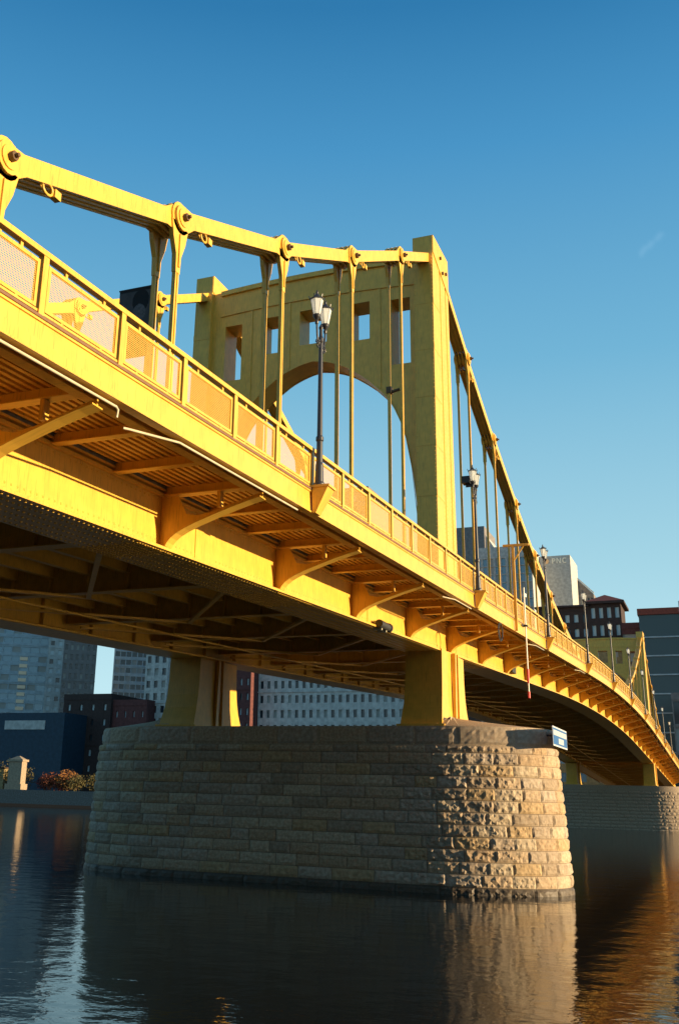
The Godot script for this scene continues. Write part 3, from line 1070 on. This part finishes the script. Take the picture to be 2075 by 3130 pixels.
	mb.cyl(Vector3(0.63, 0.02, 0), Vector3(0.68, 0.02, 0), 0.12, 12)
	part(mb, "mount", M.conduit, nv)
	# small junction box hung on a bracket in the main span
	var jb := node("junction_box", self, Vector3(2.1 * L + 0.9, 9.95 + rise(2.1 * L), 6.16))
	tag(jb, "dark junction box on the girder web between two brackets past the tower", "box")
	mb = MB.new()
	mb.box(Vector3(-0.55, 0.0, 0.0), Vector3(0.55, 0.35, 0.28))
	part(mb, "housing", M.dark_box, jb)
	mb = MB.new()
	mb.box(Vector3(-0.57, 0.352, 0.0), Vector3(0.57, 0.38, 0.31))
	part(mb, "lid", M.pole, jb)

	# banner on an inner hanger of the side span: plain printed portrait stand-in shapes in grey
	var bn := node("banner", self, Vector3(-26.2, 13.45, 5.56))
	tag(bn, "black and grey printed banner hung across an inner hanger of the side span", "banner")
	mb = MB.new()
	mb.box(Vector3(-0.01, 0.0, -0.98), Vector3(0.01, 1.83, -0.10))
	part(mb, "cloth", banner_material(), bn)
	mb = MB.new()
	mb.cyl(Vector3(0, 1.84, 0.05), Vector3(0, 1.84, -1.0), 0.022, 8)
	mb.cyl(Vector3(0, -0.01, 0.05), Vector3(0, -0.01, -1.0), 0.022, 8)
	part(mb, "rod", M.pole, bn)

	# sign backs and cable cluster on the hangers before the tower
	var sb := node("traffic_sign", self, Vector3(-1.0 * L + 0.12, 13.2, 5.55))
	tag(sb, "olive grey back of a road sign fixed between the last hangers before the tower", "sign")
	mb = MB.new()
	mb.box(Vector3(-0.02, -0.2, -0.05), Vector3(0.02, 0.22, 0.62))
	part(mb, "plate", mat("sign_back", lin(0.25, 0.24, 0.17), 0.6), sb)
	mb = MB.new()
	mb.box(Vector3(-0.05, -0.05, 0.0), Vector3(-0.021, 0.05, 0.56))
	part(mb, "strap", M.bolt, sb)
	var cc := node("cable_cluster", self, Vector3(-1.0 * L, 20.0, 5.56))
	tag(cc, "dark bundle of cable fittings clamped on the hangers before the tower", "fitting")
	mb = MB.new()
	mb.box(Vector3(-0.14, -0.12, -0.1), Vector3(0.14, 0.16, 0.12))
	mb.cyl(Vector3(0.0, -0.05, 0.1), Vector3(0.05, 0.05, 0.45), 0.07, 8)
	part(mb, "clamp", M.bolt, cc)
	mb = MB.new()
	mb.cyl(Vector3(0.12, -0.1, 0), Vector3(0.12, -2.6, 0), 0.03, 6)
	part(mb, "cable", M.bolt, cc)

func banner_material() -> Material:
	var im := Image.create(64, 128, false, Image.FORMAT_RGB8)
	var f := FastNoiseLite.new()
	f.seed = 8; f.frequency = 0.05
	for j in 128:
		for i in 64:
			var g := 0.28 + 0.05 * f.get_noise_2d(i, j)
			if Vector2(i - 26, (j - 24) * 0.8).length() < 17: g = 0.07
			if Vector2(i - 28, (j - 46) * 0.8).length() < 13: g = 0.36 + 0.1 * f.get_noise_2d(i * 3.0, j * 3.0)
			if j < 5: g = 0.08
			if j > 76 and absf(i - 28) < 10 + (j - 76) * 0.6: g = 0.1
			im.set_pixel(i, j, Color(g, g, g * 1.02))
	var m := StandardMaterial3D.new()
	m.resource_name = "banner"
	m.albedo_texture = ImageTexture.create_from_image(im)
	m.roughness = 0.8
	m.uv1_triplanar = true
	m.uv1_scale = Vector3(1.0, 0.546, 1.136)
	m.uv1_offset = Vector3(0, 0, 0.0)
	return m

# ------------------------------------------------------------------ water, banks, sky
func build_setting() -> void:
	var w := MeshInstance3D.new()
	var mb := MB.new()
	var R := 1600.0
	var tile := 17.0
	var corners := [Vector3(-300, 0, R), Vector3(146.5, 0, R), Vector3(146.5, 0, -R), Vector3(-300, 0, -R)]
	mb.quad(corners[0], corners[1], corners[2], corners[3])
	for p in mb.v: mb.uv.append(Vector2(p.x / tile, p.z / (tile * 1.35)))
	var wm := StandardMaterial3D.new()
	wm.resource_name = "water"
	wm.albedo_color = lin(0.006, 0.009, 0.011)
	wm.roughness = 0.06
	wm.metallic_specular = 0.34
	wm.normal_enabled = true
	wm.normal_texture = water_normals()
	wm.normal_scale = 1.0
	var a := mb.mesh(wm)
	w.mesh = a
	w.name = "water"
	add_child(w)
	setting(w, "dark rippled river water below the bridge", "water")
	var st := SurfaceTool.new()
	st.create_from(a, 0); st.generate_tangents()
	var ta := st.commit()
	ta.surface_set_material(0, wm)
	w.mesh = ta
	# far bank: quay wall, rusty waterline beam, ground to the horizon
	mb = MB.new()
	mb.box(Vector3(146, -2.0, -R), Vector3(147.2, 3.4, R))
	setting(part(mb, "quay_wall", M.quay, self), "grey quay wall along the far bank", "wall")
	mb = MB.new()
	mb.box(Vector3(145.6, -0.3, -R), Vector3(145.998, 0.55, -14.0))
	part(mb, "fender_beam", M.rust, self)
	setting(get_node("fender_beam"), "rust brown fender beam along the foot of the quay", "beam")
	mb = MB.new()
	mb.box(Vector3(147.201, -2.0, -R), Vector3(3000, 3.3, R))
	setting(part(mb, "ground", M.ground, self), "city ground beyond the far bank", "ground")
	mb = MB.new()
	mb.box(Vector3(-300, -2.0, -R), Vector3(-52, 1.6, R))
	setting(part(mb, "near_bank", M.ground, self), "near river bank behind the camera", "ground")
	mb = MB.new()
	mb.box(Vector3(-300, 1.602, -R), Vector3(-62, 8.5, R))
	setting(part(mb, "embankment", M.quay, self), "stone embankment added unseen behind the camera to close the low sky", "ground")  # added out of view to cut low sky light on the pier

func water_normals() -> ImageTexture:
	# many small sine waves on a tile that repeats; their slopes give the normals
	var n := 1024
	var rng := RandomNumberGenerator.new()
	rng.seed = 12
	var f := FastNoiseLite.new()
	f.seed = 77; f.frequency = 1.0; f.fractal_octaves = 1
	f.noise_type = FastNoiseLite.TYPE_SIMPLEX_SMOOTH
	var im := Image.create(n, n, false, Image.FORMAT_RF)
	var nt := FastNoiseLite.new()
	nt.seed = 4; nt.frequency = 0.011; nt.fractal_octaves = 6; nt.fractal_gain = 0.56; nt.fractal_lacunarity = 2.05
	nt.noise_type = FastNoiseLite.TYPE_SIMPLEX_SMOOTH
	im = nt.get_seamless_image(n, n, false, false, 0.12)
	im.convert(Image.FORMAT_RGBA8)
	im.bump_map_to_normal_map(WATER_BUMP)
	return ImageTexture.create_from_image(im)
const WATER_BUMP := 0.65

# ------------------------------------------------------------------ city
func wall_with_openings(mb: MB, x: float, z0: float, z1: float, y0: float, y1: float, cols: int, rows: int, wf: float, hf: float, thick: float) -> void:
	# wall facing -x at x .. x + thick with a grid of real openings
	var cw := (z1 - z0) / cols
	var ch := (y1 - y0) / rows
	for c in cols + 1:
		var a := z0 + c * cw - cw * (1 - wf) / 2
		var b := a + cw * (1 - wf)
		mb.box(Vector3(x, y0, maxf(a, z0)), Vector3(x + thick, y1, minf(b, z1)))
	for c in cols:
		var a := z0 + c * cw + cw * (1 - wf) / 2
		var b := a + cw * wf
		for r in rows + 1:
			var p := y0 + r * ch - ch * (1 - hf) / 2
			var q := p + ch * (1 - hf)
			mb.box(Vector3(x + 0.03, maxf(p, y0), a), Vector3(x + thick, minf(q, y1), b))
func building(called: String, label: String, x: float, z0: float, z1: float, y1: float, depth: float, wall: Material, glass: Material, cols: int, rows: int, wf: float, hf: float, ylow := 3.3, ytop_margin := 1.5) -> Node3D:
	var b := node(called, self, Vector3(x, ylow, (z0 + z1) / 2))
	tag(b, label, "building")
	var hw := (z1 - z0) / 2
	var h := y1 - ylow
	var mb := MB.new()
	mb.box(Vector3(0.62, 0, -hw), Vector3(depth, h, hw))
	part(mb, "body", wall, b)
	if cols > 0:
		mb = MB.new()
		wall_with_openings(mb, 0.0, -hw, hw, 0.0, h - ytop_margin, cols, rows, wf, hf, 0.6)
		mb.box(Vector3(-0.1, h - ytop_margin + 0.002, -hw), Vector3(0.6, h, hw))
		part(mb, "facade", wall, b)
		var cw := (z1 - z0) / cols
		var ch := (h - ytop_margin) / rows
		var bm := BoxMesh.new()
		bm.size = Vector3(0.1, ch * hf, cw * wf)
		bm.material = glass
		var bm2 := BoxMesh.new()                                  # the same window with its blind down
		bm2.size = bm.size
		bm2.material = M.blind if glass != M.glass_pale else M.glass_dark
		for r in range(3, rows, 4):
			var lg := MB.new()
			lg.box(Vector3(-0.18, r * ch - 0.12, -hw - 0.1), Vector3(-0.003, r * ch + 0.12, hw + 0.1))
			part(lg, "ledge", wall, b)
		for c in cols:
			for r in rows:
				var pick := posmod(int(sin(c * 12.9 + r * 78.2 + z0) * 4375.8), 7)
				put(bm2 if pick < 2 else bm, "window", b, Vector3(0.45 if pick != 3 else 0.40, (r + 0.5) * ch, -hw + (c + 0.5) * cw))
	return b

func build_city() -> void:
	var soft := mottle(0.01, 0.8, 1.0, 4, 31)
	mat("glass_blue", lin(0.16, 0.25, 0.31), 0.12, null, 1.0, 0.2)
	mat("glass_dark", lin(0.03, 0.04, 0.05), 0.10, null, 1.0, 0.1)
	mat("blind", lin(0.34, 0.33, 0.30), 0.7)
	mat("glass_pale", lin(0.42, 0.50, 0.52), 0.25)
	mat("conc_pale", lin(0.55, 0.55, 0.52), 0.85, soft, 9.0)
	mat("conc_blue", lin(0.46, 0.54, 0.58), 0.7, soft, 9.0)
	mat("conc_grey", lin(0.24, 0.22, 0.21), 0.85, soft, 9.0)
	mat("brick_red", lin(0.15, 0.05, 0.045), 0.9, soft, 5.0)
	mat("brick_dark", lin(0.06, 0.035, 0.03), 0.9, soft, 5.0)
	mat("brick_buff", lin(0.36, 0.27, 0.13), 0.9, soft, 5.0)
	mat("roof_red", lin(0.28, 0.06, 0.035), 0.8, soft, 3.0)
	mat("teal_wall", lin(0.016, 0.05, 0.085), 0.7, soft, 6.0)
	mat("white_stone", lin(0.62, 0.60, 0.56), 0.85, soft, 7.0)
	mat("tan_stone", lin(0.40, 0.31, 0.21), 0.9, soft, 3.0)
	var G: Material = M.glass_blue
	# --- left group, seen under the deck
	var turned := []
	var h := building("glass_tower", "pale blue-grey tower of banded glass with a column of windows coloured as if lit", 330, -300.0, -252.5, 96, 30, M.conc_blue, G, 12, 22, 0.9, 0.6, 3.3, 2.0)
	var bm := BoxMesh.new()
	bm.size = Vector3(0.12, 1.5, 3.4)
	bm.material = mat("painted_glow_glass", lin(0.9, 0.62, 0.40), 0.3)  # bright orange base colour painted in for light on the panes
	for r in 9: put(bm, "painted_glow_window", h, Vector3(-0.1, 31.0 + r * 3.1, 9.6))
	turned.append(building("office_tower", "plain pale concrete office slab beside the banded glass tower", 332, -252.0, -242.0, 92, 26, M.conc_pale, M.glass_pale, 3, 22, 0.5, 0.5))
	turned.append(building("old_tower", "grey masonry high-rise with many small windows left of the sky gap", 300, -221.5, -208.5, 61, 24, M.conc_grey, M.glass_dark, 6, 15, 0.45, 0.55))
	turned.append(building("slate_tower", "slate blue glass tower right of the sky gap", 380, -247.5, -231.5, 96, 24, M.conc_blue, M.glass_dark, 6, 24, 0.85, 0.6))
	turned.append(h)
	for b in turned: b.rotation.y = deg_to_rad(33.0)      # these stand on the other street grid
	building("stone_apartments", "white stone apartment block behind the far steel pedestal", 190, -120.5, -113.8, 46, 16, M.white_stone, M.glass_dark, 3, 13, 0.5, 0.55)
	building("brick_warehouse", "dark red brick warehouse with a few pale windows near the far quay", 185, -141.5, -127.0, 27.5, 18, M.brick_dark, M.glass_pale, 4, 6, 0.22, 0.4)
	building("brick_store", "lower dull red brick building beside the white stone apartments", 186, -127.0, -117.0, 26.0, 16, M.brick_red, M.glass_pale, 4, 5, 0.2, 0.35)
	var tw := building("blue_hall", "windowless deep blue hall with a pale name panel near the quay", 175, -175.0, -134.0, 22, 30, M.teal_wall, G, 0, 0, 0, 0)
	var mb := MB.new()
	mb.box(Vector3(0, 0, -20.5), Vector3(0.6, 18.7, 20.5))
	part(mb, "front_wall", M.teal_wall, tw)
	mb = MB.new()
	mb.box(Vector3(-0.15, 14.6, 2.6), Vector3(-0.005, 16.8, 14.9))
	part(mb, "name_panel", M.conc_pale, tw)
	building("brick_block", "narrow brick block between the steel pedestal and the white apartment house", 166, -85.5, -79.2, 34, 15, M.brick_red, M.glass_pale, 4, 9, 0.34, 0.45)
	building("white_apartments", "long white apartment house with paired dark windows seen between the pedestals", 170, -79.1, -45.0, 56, 46, M.white_stone, M.glass_dark, 20, 16, 0.46, 0.52)  # hidden upper storeys and depth enlarged to shade the blocks beyond
	building("added_shade_tower", "tall unseen dark tower added behind the white apartment house to cast shade", 290, -136.0, -92.0, 110, 70, M.conc_grey, M.glass_dark, 12, 22, 0.6, 0.6)  # added out of sight so its shadow covers the left towers
	building("added_shade_slab", "second unseen dark tower added inland of the white apartment house to cast shade", 372, -140.0, -96.0, 112, 60, M.conc_grey, M.glass_blue, 12, 22, 0.6, 0.6)  # also hidden, added to lengthen that shadow inland
	# quay things at far left
	var pl := node("quay_pillar", self, Vector3(149.5, 0.0, -127.6))
	tag(pl, "tan stone pillar on the far quay with its head in sunlight", "pillar")
	mb = MB.new()
	mb.box(Vector3(-1.2, 0, -2.3), Vector3(1.2, 4.6, 2.0))
	mb.box(Vector3(-0.9, 4.602, -1.9), Vector3(0.9, 9.3, 1.6))
	part(mb, "shaft", M.tan_stone, pl)
	mb = MB.new()
	mb.box(Vector3(-1.15, 9.302, -2.2), Vector3(1.15, 9.75, 1.9))
	mb.hexa([Vector3(-0.9, 9.752, 1.6), Vector3(0.9, 9.752, 1.6), Vector3(0.9, 9.752, -1.9), Vector3(-0.9, 9.752, -1.9), Vector3(-0.2, 10.5, 0.2), Vector3(0.2, 10.5, 0.2), Vector3(0.2, 10.5, -0.3), Vector3(-0.2, 10.5, -0.3)])
	part(mb, "head", M.tan_stone, pl)
	var sh := node("quay_shed", self, Vector3(156, 3.3, -139.0))
	tag(sh, "small sunlit orange shed beside the quay pillar", "shed")
	mb = MB.new()
	mb.box(Vector3(-3, 0, -5), Vector3(3, 4.6, 5))
	part(mb, "wall", M.brick_buff, sh)
	mb = MB.new()
	mb.box(Vector3(-3.3, 4.602, -5.3), Vector3(3.3, 4.9, 5.3))
	part(mb, "roof", M.brick_dark, sh)
	bushes()
	near_bank_sky_blocks()
	# --- right group, above the deck
	var a := building("granite_tower", "tall grey granite tower with a stepped sunlit shoulder behind the hangers", 430, -96.0, -79.8, 129, 26, M.conc_grey, M.glass_dark, 0, 0, 0, 0)
	mb = MB.new()
	mb.box(Vector3(0.02, 0, -8.1), Vector3(0.6, 125.7, 8.1))
	part(mb, "front_wall", M.conc_grey, a)
	mb = MB.new()
	mb.hexa([Vector3(2, 80, 13.2), Vector3(24, 80, 13.2), Vector3(24, 80, 8.11), Vector3(2, 80, 8.11), Vector3(2, 113.5, 13.2), Vector3(24, 113.5, 13.2), Vector3(24, 122, 8.11), Vector3(2, 122, 8.11)])
	part(mb, "shoulder", M.conc_pale, a)
	building("ribbed_tower", "office tower of dark glass between white vertical ribs behind the chain", 400, -78.0, -53.5, 111, 30, M.conc_pale, G, 9, 28, 0.62, 0.9, 3.3, 5.0)
	var c := building("slab_tower", "blank pale grey slab tower with a logo and letters near its top", 420, -54.0, -39.8, 110, 24, M.conc_pale, G, 0, 0, 0, 0)
	mb = MB.new()
	mb.box(Vector3(0, 0, -7.1), Vector3(0.6, 106.7, 7.1))
	part(mb, "front_wall", M.conc_pale, c)
	mb = MB.new()
	mb.lathe(Vector3.ZERO, [Vector2(0, -0.1), Vector2(1.25, -0.1), Vector2(1.25, 0.1), Vector2(0, 0.1)], 18)
	var lg := part(mb, "logo_disc", mat("logo_orange", lin(0.90, 0.55, 0.26), 0.5), c, Vector3(-0.12, 104.4, -3.4))
	lg.rotation.z = PI / 2
	var tm := TextMesh.new()
	var fnt := SystemFont.new()
	fnt.font_names = PackedStringArray(["Droid Sans"]); fnt.font_weight = 700
	tm.font = fnt
	tm.text = "PNC"; tm.font_size = 64; tm.pixel_size = 0.052; tm.depth = 0.2
	tm.material = mat("letter_cream", lin(0.92, 0.84, 0.68), 0.5)
	var tx := put(tm, "lettering", c, Vector3(-0.14, 104.3, 2.2))
	tx.rotation.y = -PI / 2
	var dn := building("low_wing", "dark ribbed wing with a sloping pale parapet behind the slab tower", 442, -42.4, -33.0, 96, 20, M.conc_grey, M.glass_dark, 6, 20, 0.6, 0.9)
	mb = MB.new()
	mb.hexa([Vector3(0.7, 92.71, 4.7), Vector3(19, 92.71, 4.7), Vector3(19, 92.71, -4.7), Vector3(0.7, 92.71, -4.7), Vector3(0.7, 92.75, 4.7), Vector3(19, 92.75, 4.7), Vector3(19, 102.5, -4.7), Vector3(0.7, 102.5, -4.7)])
	part(mb, "gable", M.conc_grey, dn)
	mb = MB.new()
	mb.bar(Vector3(0.4, 103.0, -4.7), Vector3(0.4, 93.2, 4.8), 0.9, 0.5)
	part(mb, "parapet", M.white_stone, dn)
	# hotel with red hipped roof and deep eaves on a buff lower block
	var e := building("hotel", "dark brick hotel with pale windows, deep eaves and a red hipped corner roof", 230, -26.0, -12.6, 52.4, 20, M.brick_dark, M.glass_pale, 6, 2, 0.5, 0.55, 43.9, 1.0)
	mb = MB.new()
	mb.box(Vector3(-1.0, 8.502, -7.0), Vector3(20.6, 8.9, 6.69))
	part(mb, "eaves", M.brick_dark, e)
	mb = MB.new()
	mb.hexa([Vector3(-0.9, 8.902, 6.69), Vector3(20.5, 8.902, 6.69), Vector3(20.5, 8.902, -7.0), Vector3(-0.9, 8.902, -7.0), Vector3(4, 9.9, 6.69), Vector3(16, 9.9, 6.69), Vector3(16, 9.9, -7.0), Vector3(4, 9.9, -7.0)])
	part(mb, "roof", M.roof_red, e)
	# corner turret of the hotel
	mb = MB.new()
	mb.box(Vector3(0.62, 0.0, 6.71), Vector3(12.0, 9.1, 14.6))
	wall_with_openings(mb, 0.0, 6.71, 14.6, 0.0, 9.1, 4, 2, 0.5, 0.6, 0.6)
	part(mb, "corner_turret", M.brick_dark, e)
	var wp := BoxMesh.new()
	wp.size = Vector3(0.1, 9.1 / 2 * 0.6, 7.89 / 4 * 0.5)
	wp.material = M.glass_pale
	for cc in 4:
		for rr in 2: put(wp, "window", e, Vector3(0.45, (rr + 0.5) * 4.55, 6.71 + (cc + 0.5) * 7.89 / 4))
	mb = MB.new()
	mb.box(Vector3(-1.1, 9.102, 5.9), Vector3(13.0, 9.75, 15.6))
	part(mb, "turret_eaves", M.brick_dark, e)
	mb = MB.new()
	var rv := [Vector3(-1.1, 9.752, 15.6), Vector3(13.0, 9.752, 15.6), Vector3(13.0, 9.752, 5.9), Vector3(-1.1, 9.752, 5.9)]
	for i in 4: mb.tri(rv[i], rv[(i + 1) % 4], Vector3(5.0, 12.4, 10.4))
	part(mb, "turret_roof", M.roof_red, e)
	building("buff_block", "buff brick block with few windows below the hotel's dark upper storeys", 228, -24.0, 0.3, 43.89, 22, M.brick_buff, M.glass_blue, 5, 9, 0.4, 0.5, 3.3, 1.6)
	var f := building("glass_corner", "dark teal glass corner building with pale floor lines and red crown", 214, 0.5, 24.0, 47.0, 24, M.glass_dark, M.glass_dark, 0, 0, 0, 0)
	mb = MB.new()
	mb.box(Vector3(0.05, 0, -11.75), Vector3(0.6, 43.7, 11.75))
	part(mb, "glass_wall", mat("glass_teal", lin(0.02, 0.045, 0.055), 0.2), f)
	for i in 9:
		mb = MB.new()
		mb.box(Vector3(-0.35, 3.0 + i * 4.4, -11.9), Vector3(0.048, 3.3 + i * 4.4, 11.9))
		part(mb, "floor_line", M.conc_blue, f)
	mb = MB.new()
	mb.box(Vector3(-0.5, 43.702, -12.0), Vector3(24, 45.2, -2.6))
	part(mb, "red_crown", M.roof_red, f)
	mb = MB.new()
	mb.box(Vector3(-0.8, 43.702, -2.59), Vector3(24, 46.6, 12))
	part(mb, "white_crown", M.white_stone, f)
	building("red_terrace", "dull red and grey banded building between the hotel and the glass corner", 222, -4.2, 0.4, 46.6, 14, M.brick_red, M.conc_blue, 1, 9, 0.98, 0.45)
	building("low_glass_block", "low dark glass block with a pale frame beside the far bridge end", 203, 6.6, 22.0, 27.6, 14, M.conc_grey, M.glass_dark, 4, 4, 0.85, 0.85)

const ORD := ["first", "second", "third", "fourth", "fifth", "sixth", "seventh", "eighth", "ninth", "tenth", "eleventh", "twelfth", "thirteenth", "fourteenth", "fifteenth", "sixteenth", "seventeenth", "eighteenth"]
func near_bank_sky_blocks() -> void:
	# unseen blocks added behind the camera to close the low sky on that side
	var rng := RandomNumberGenerator.new()
	rng.seed = 61
	var z := -230.0
	var i := 0
	var looks := [["brick_red", "red brick"], ["conc_grey", "grey concrete"], ["brick_buff", "buff brick"], ["conc_pale", "pale concrete"]]
	while z < 230.0:
		var w := rng.randf_range(28.0, 46.0)
		var q: Array = looks[i % 4]
		var h := rng.randf_range(13.0, 21.0)
		var b := building("unseen_sky_block", "%s block added unseen to close the low sky, %s in the row on the near embankment" % [q[1], ORD[i]], -80, z, z + w - 4.0, 8.5 + h, 22, M[q[0]], M.glass_dark, 8, int(h / 4.0), 0.45, 0.5, 8.5)
		b.rotation.y = PI
		z += w
		i += 1

func bushes() -> void:
	# autumn shrubs on the far quay, leaf clumps spread through each crown
	var rng := RandomNumberGenerator.new()
	rng.seed = 9
	var cols := [lin(0.20, 0.055, 0.02), lin(0.24, 0.10, 0.02), lin(0.09, 0.075, 0.02), lin(0.16, 0.03, 0.025)]
	var spots := [[154.0, -121.8, 2.6, 0, "second from the stone pillar"], [154.5, -117.8, 3.0, 1, "in front of the brick warehouse"], [156.0, -119.6, 2.4, 3, "behind the rust red one"], [153.5, -114.8, 2.3, 2, "next to the orange brown one"],
		[156.0, -124.6, 2.2, 3, "close beside the stone pillar"], [155.5, -134.0, 4.2, 2, "in front of the orange shed"], [157.0, -112.0, 2.6, 2, "half hidden by the stone pier"], [155.0, -130.9, 3.6, 2, "between the stone pillar and the orange shed"]]
	var names := ["rust red", "orange brown", "olive green", "crimson"]
	for s in spots:
		var o := node("shrub", self, Vector3(s[0], 3.3, s[1]))
		tag(o, "%s autumn shrub on the far quay, %s" % [names[s[3]], s[4]], "shrub", "%s shrubs on the far quay" % names[s[3]])
		var mb := MB.new()
		for i in 700:
			var d := Vector3(rng.randfn(), rng.randfn() * 0.8, rng.randfn())
			d = d.normalized() * pow(rng.randf(), 0.4) * float(s[2]) * rng.randf_range(0.75, 1.1)
			var c := Vector3(d.x, s[2] * 0.8 + d.y * 0.85, d.z)
			if c.y < 0.05: continue
			var u := Vector3(rng.randfn(), rng.randfn(), rng.randfn()).normalized() * 0.22
			var w := u.cross(Vector3(rng.randfn(), rng.randfn(), rng.randfn())).normalized() * 0.13
			mb.quad(c - u, c + w, c + u, c - w)
		var m := mat("leaf%d" % s[3], cols[s[3]], 0.8)
		part(mb, "foliage", m, o)
		mb = MB.new()
		for i in 4: mb.cyl(Vector3(0, 0, 0), Vector3(rng.randf_range(-0.8, 0.8), s[2] * 0.9, rng.randf_range(-0.8, 0.8)), 0.06, 5)
		part(mb, "stem", M.bolt, o)

func sky_image() -> ImageTexture:
	# clear evening air: colour by height above the horizon only, the same all round
	var keys := [[-90.0, Vector3(0.05, 0.06, 0.07)], [-0.5, Vector3(0.05, 0.06, 0.07)], [0.0, Vector3(0.30, 0.42, 0.46)], [5.0, Vector3(0.27, 0.41, 0.45)], [12.0, Vector3(0.19, 0.335, 0.395)], [23.6, Vector3(0.085, 0.23, 0.34)], [35.0, Vector3(0.034, 0.15, 0.285)], [42.0, Vector3(0.015, 0.098, 0.215)], [60.0, Vector3(0.007, 0.062, 0.155)], [90.0, Vector3(0.005, 0.045, 0.125)]]
	var h := 1024
	var im := Image.create(2 * h, h, false, Image.FORMAT_RGBF)
	for j in h:
		var el := 90.0 - 180.0 * (j + 0.5) / h
		var c: Vector3 = keys[-1][1]
		for k in keys.size() - 1:
			if el >= keys[k][0] and el < keys[k + 1][0]:
				var t: float = (el - keys[k][0]) / (keys[k + 1][0] - keys[k][0])
				c = (keys[k][1] as Vector3).lerp(keys[k + 1][1], t)
		im.fill_rect(Rect2i(0, j, 2 * h, 1), Color(c.x, c.y, c.z))
	for i in 40:                                              # a short faint vapour trail, high up
		var t := i / 39.0
		var px := int(fposmod((lerpf(-1.9, -0.6, t) / 360.0 + 0.25) * 2 * h, 2 * h))
		var py := int((90.0 - lerpf(28.3, 29.1, t)) / 180.0 * h)
		var g := im.get_pixel(0, py)
		im.set_pixel(px, py, Color(g.r * 1.0 + 0.022, g.g + 0.024, g.b + 0.024))
	return ImageTexture.create_from_image(im)

# ------------------------------------------------------------------ main
func _ready() -> void:
	# camera: 35 mm lens on upright film, standing low on the near bank, slightly shifted
	var cam := Camera3D.new()
	cam.name = "camera"
	var right := Vector3(0.39465, 0.02542, 0.91848)
	var up := Vector3(-0.29358, 0.95071, 0.09984)
	var fwd := Vector3(0.87067, 0.30905, -0.38265)
	cam.transform = Transform3D(Basis(right, up, -fwd).orthonormalized(), Vector3(-45.634, 3.454, 17.342))
	cam.near = 0.1
	cam.far = 6000.0
	cam.projection = Camera3D.PROJECTION_FRUSTUM
	cam.size = 3130.0 / 3128.33 * 0.1
	cam.frustum_offset = Vector2(208.1 / 3128.33, -148.56 / 3128.33) * 0.1
	add_child(cam)
	cam.current = true
	# sky, sun, exposure
	var sky := PanoramaSkyMaterial.new()
	sky.panorama = sky_image()
	var s := Sky.new()
	s.sky_material = sky
	var env := Environment.new()
	env.background_mode = Environment.BG_SKY
	env.sky = s
	env.tonemap_mode = Environment.TONE_MAPPER_LINEAR
	env.tonemap_exposure = 2.0
	env.sdfgi_enabled = true
	env.ssao_enabled = true
	env.ssil_enabled = true
	var we := WorldEnvironment.new()
	we.environment = env
	we.name = "world_environment"
	add_child(we)
	var sun := DirectionalLight3D.new()
	sun.name = "sun"
	sun.light_energy = 1.6
	sun.light_color = Color(1.0, 0.875, 0.68)
	sun.light_angular_distance = 0.5
	sun.shadow_enabled = true
	var el := deg_to_rad(6.8)
	var az := deg_to_rad(4.0)
	var to_sun := Vector3(sin(az) * cos(el), sin(el), cos(az) * cos(el))
	sun.transform = Transform3D(Basis.looking_at(-to_sun, Vector3.UP), Vector3(20, 40, 60))
	add_child(sun)

	noise.seed = 21
	noise.frequency = 0.05
	noise.fractal_octaves = 3
	noise.noise_type = FastNoiseLite.TYPE_SIMPLEX
	materials()
	build_setting()
	build_bridge()
	build_piers()
	build_city()
	build_lamps()
	build_small_things()
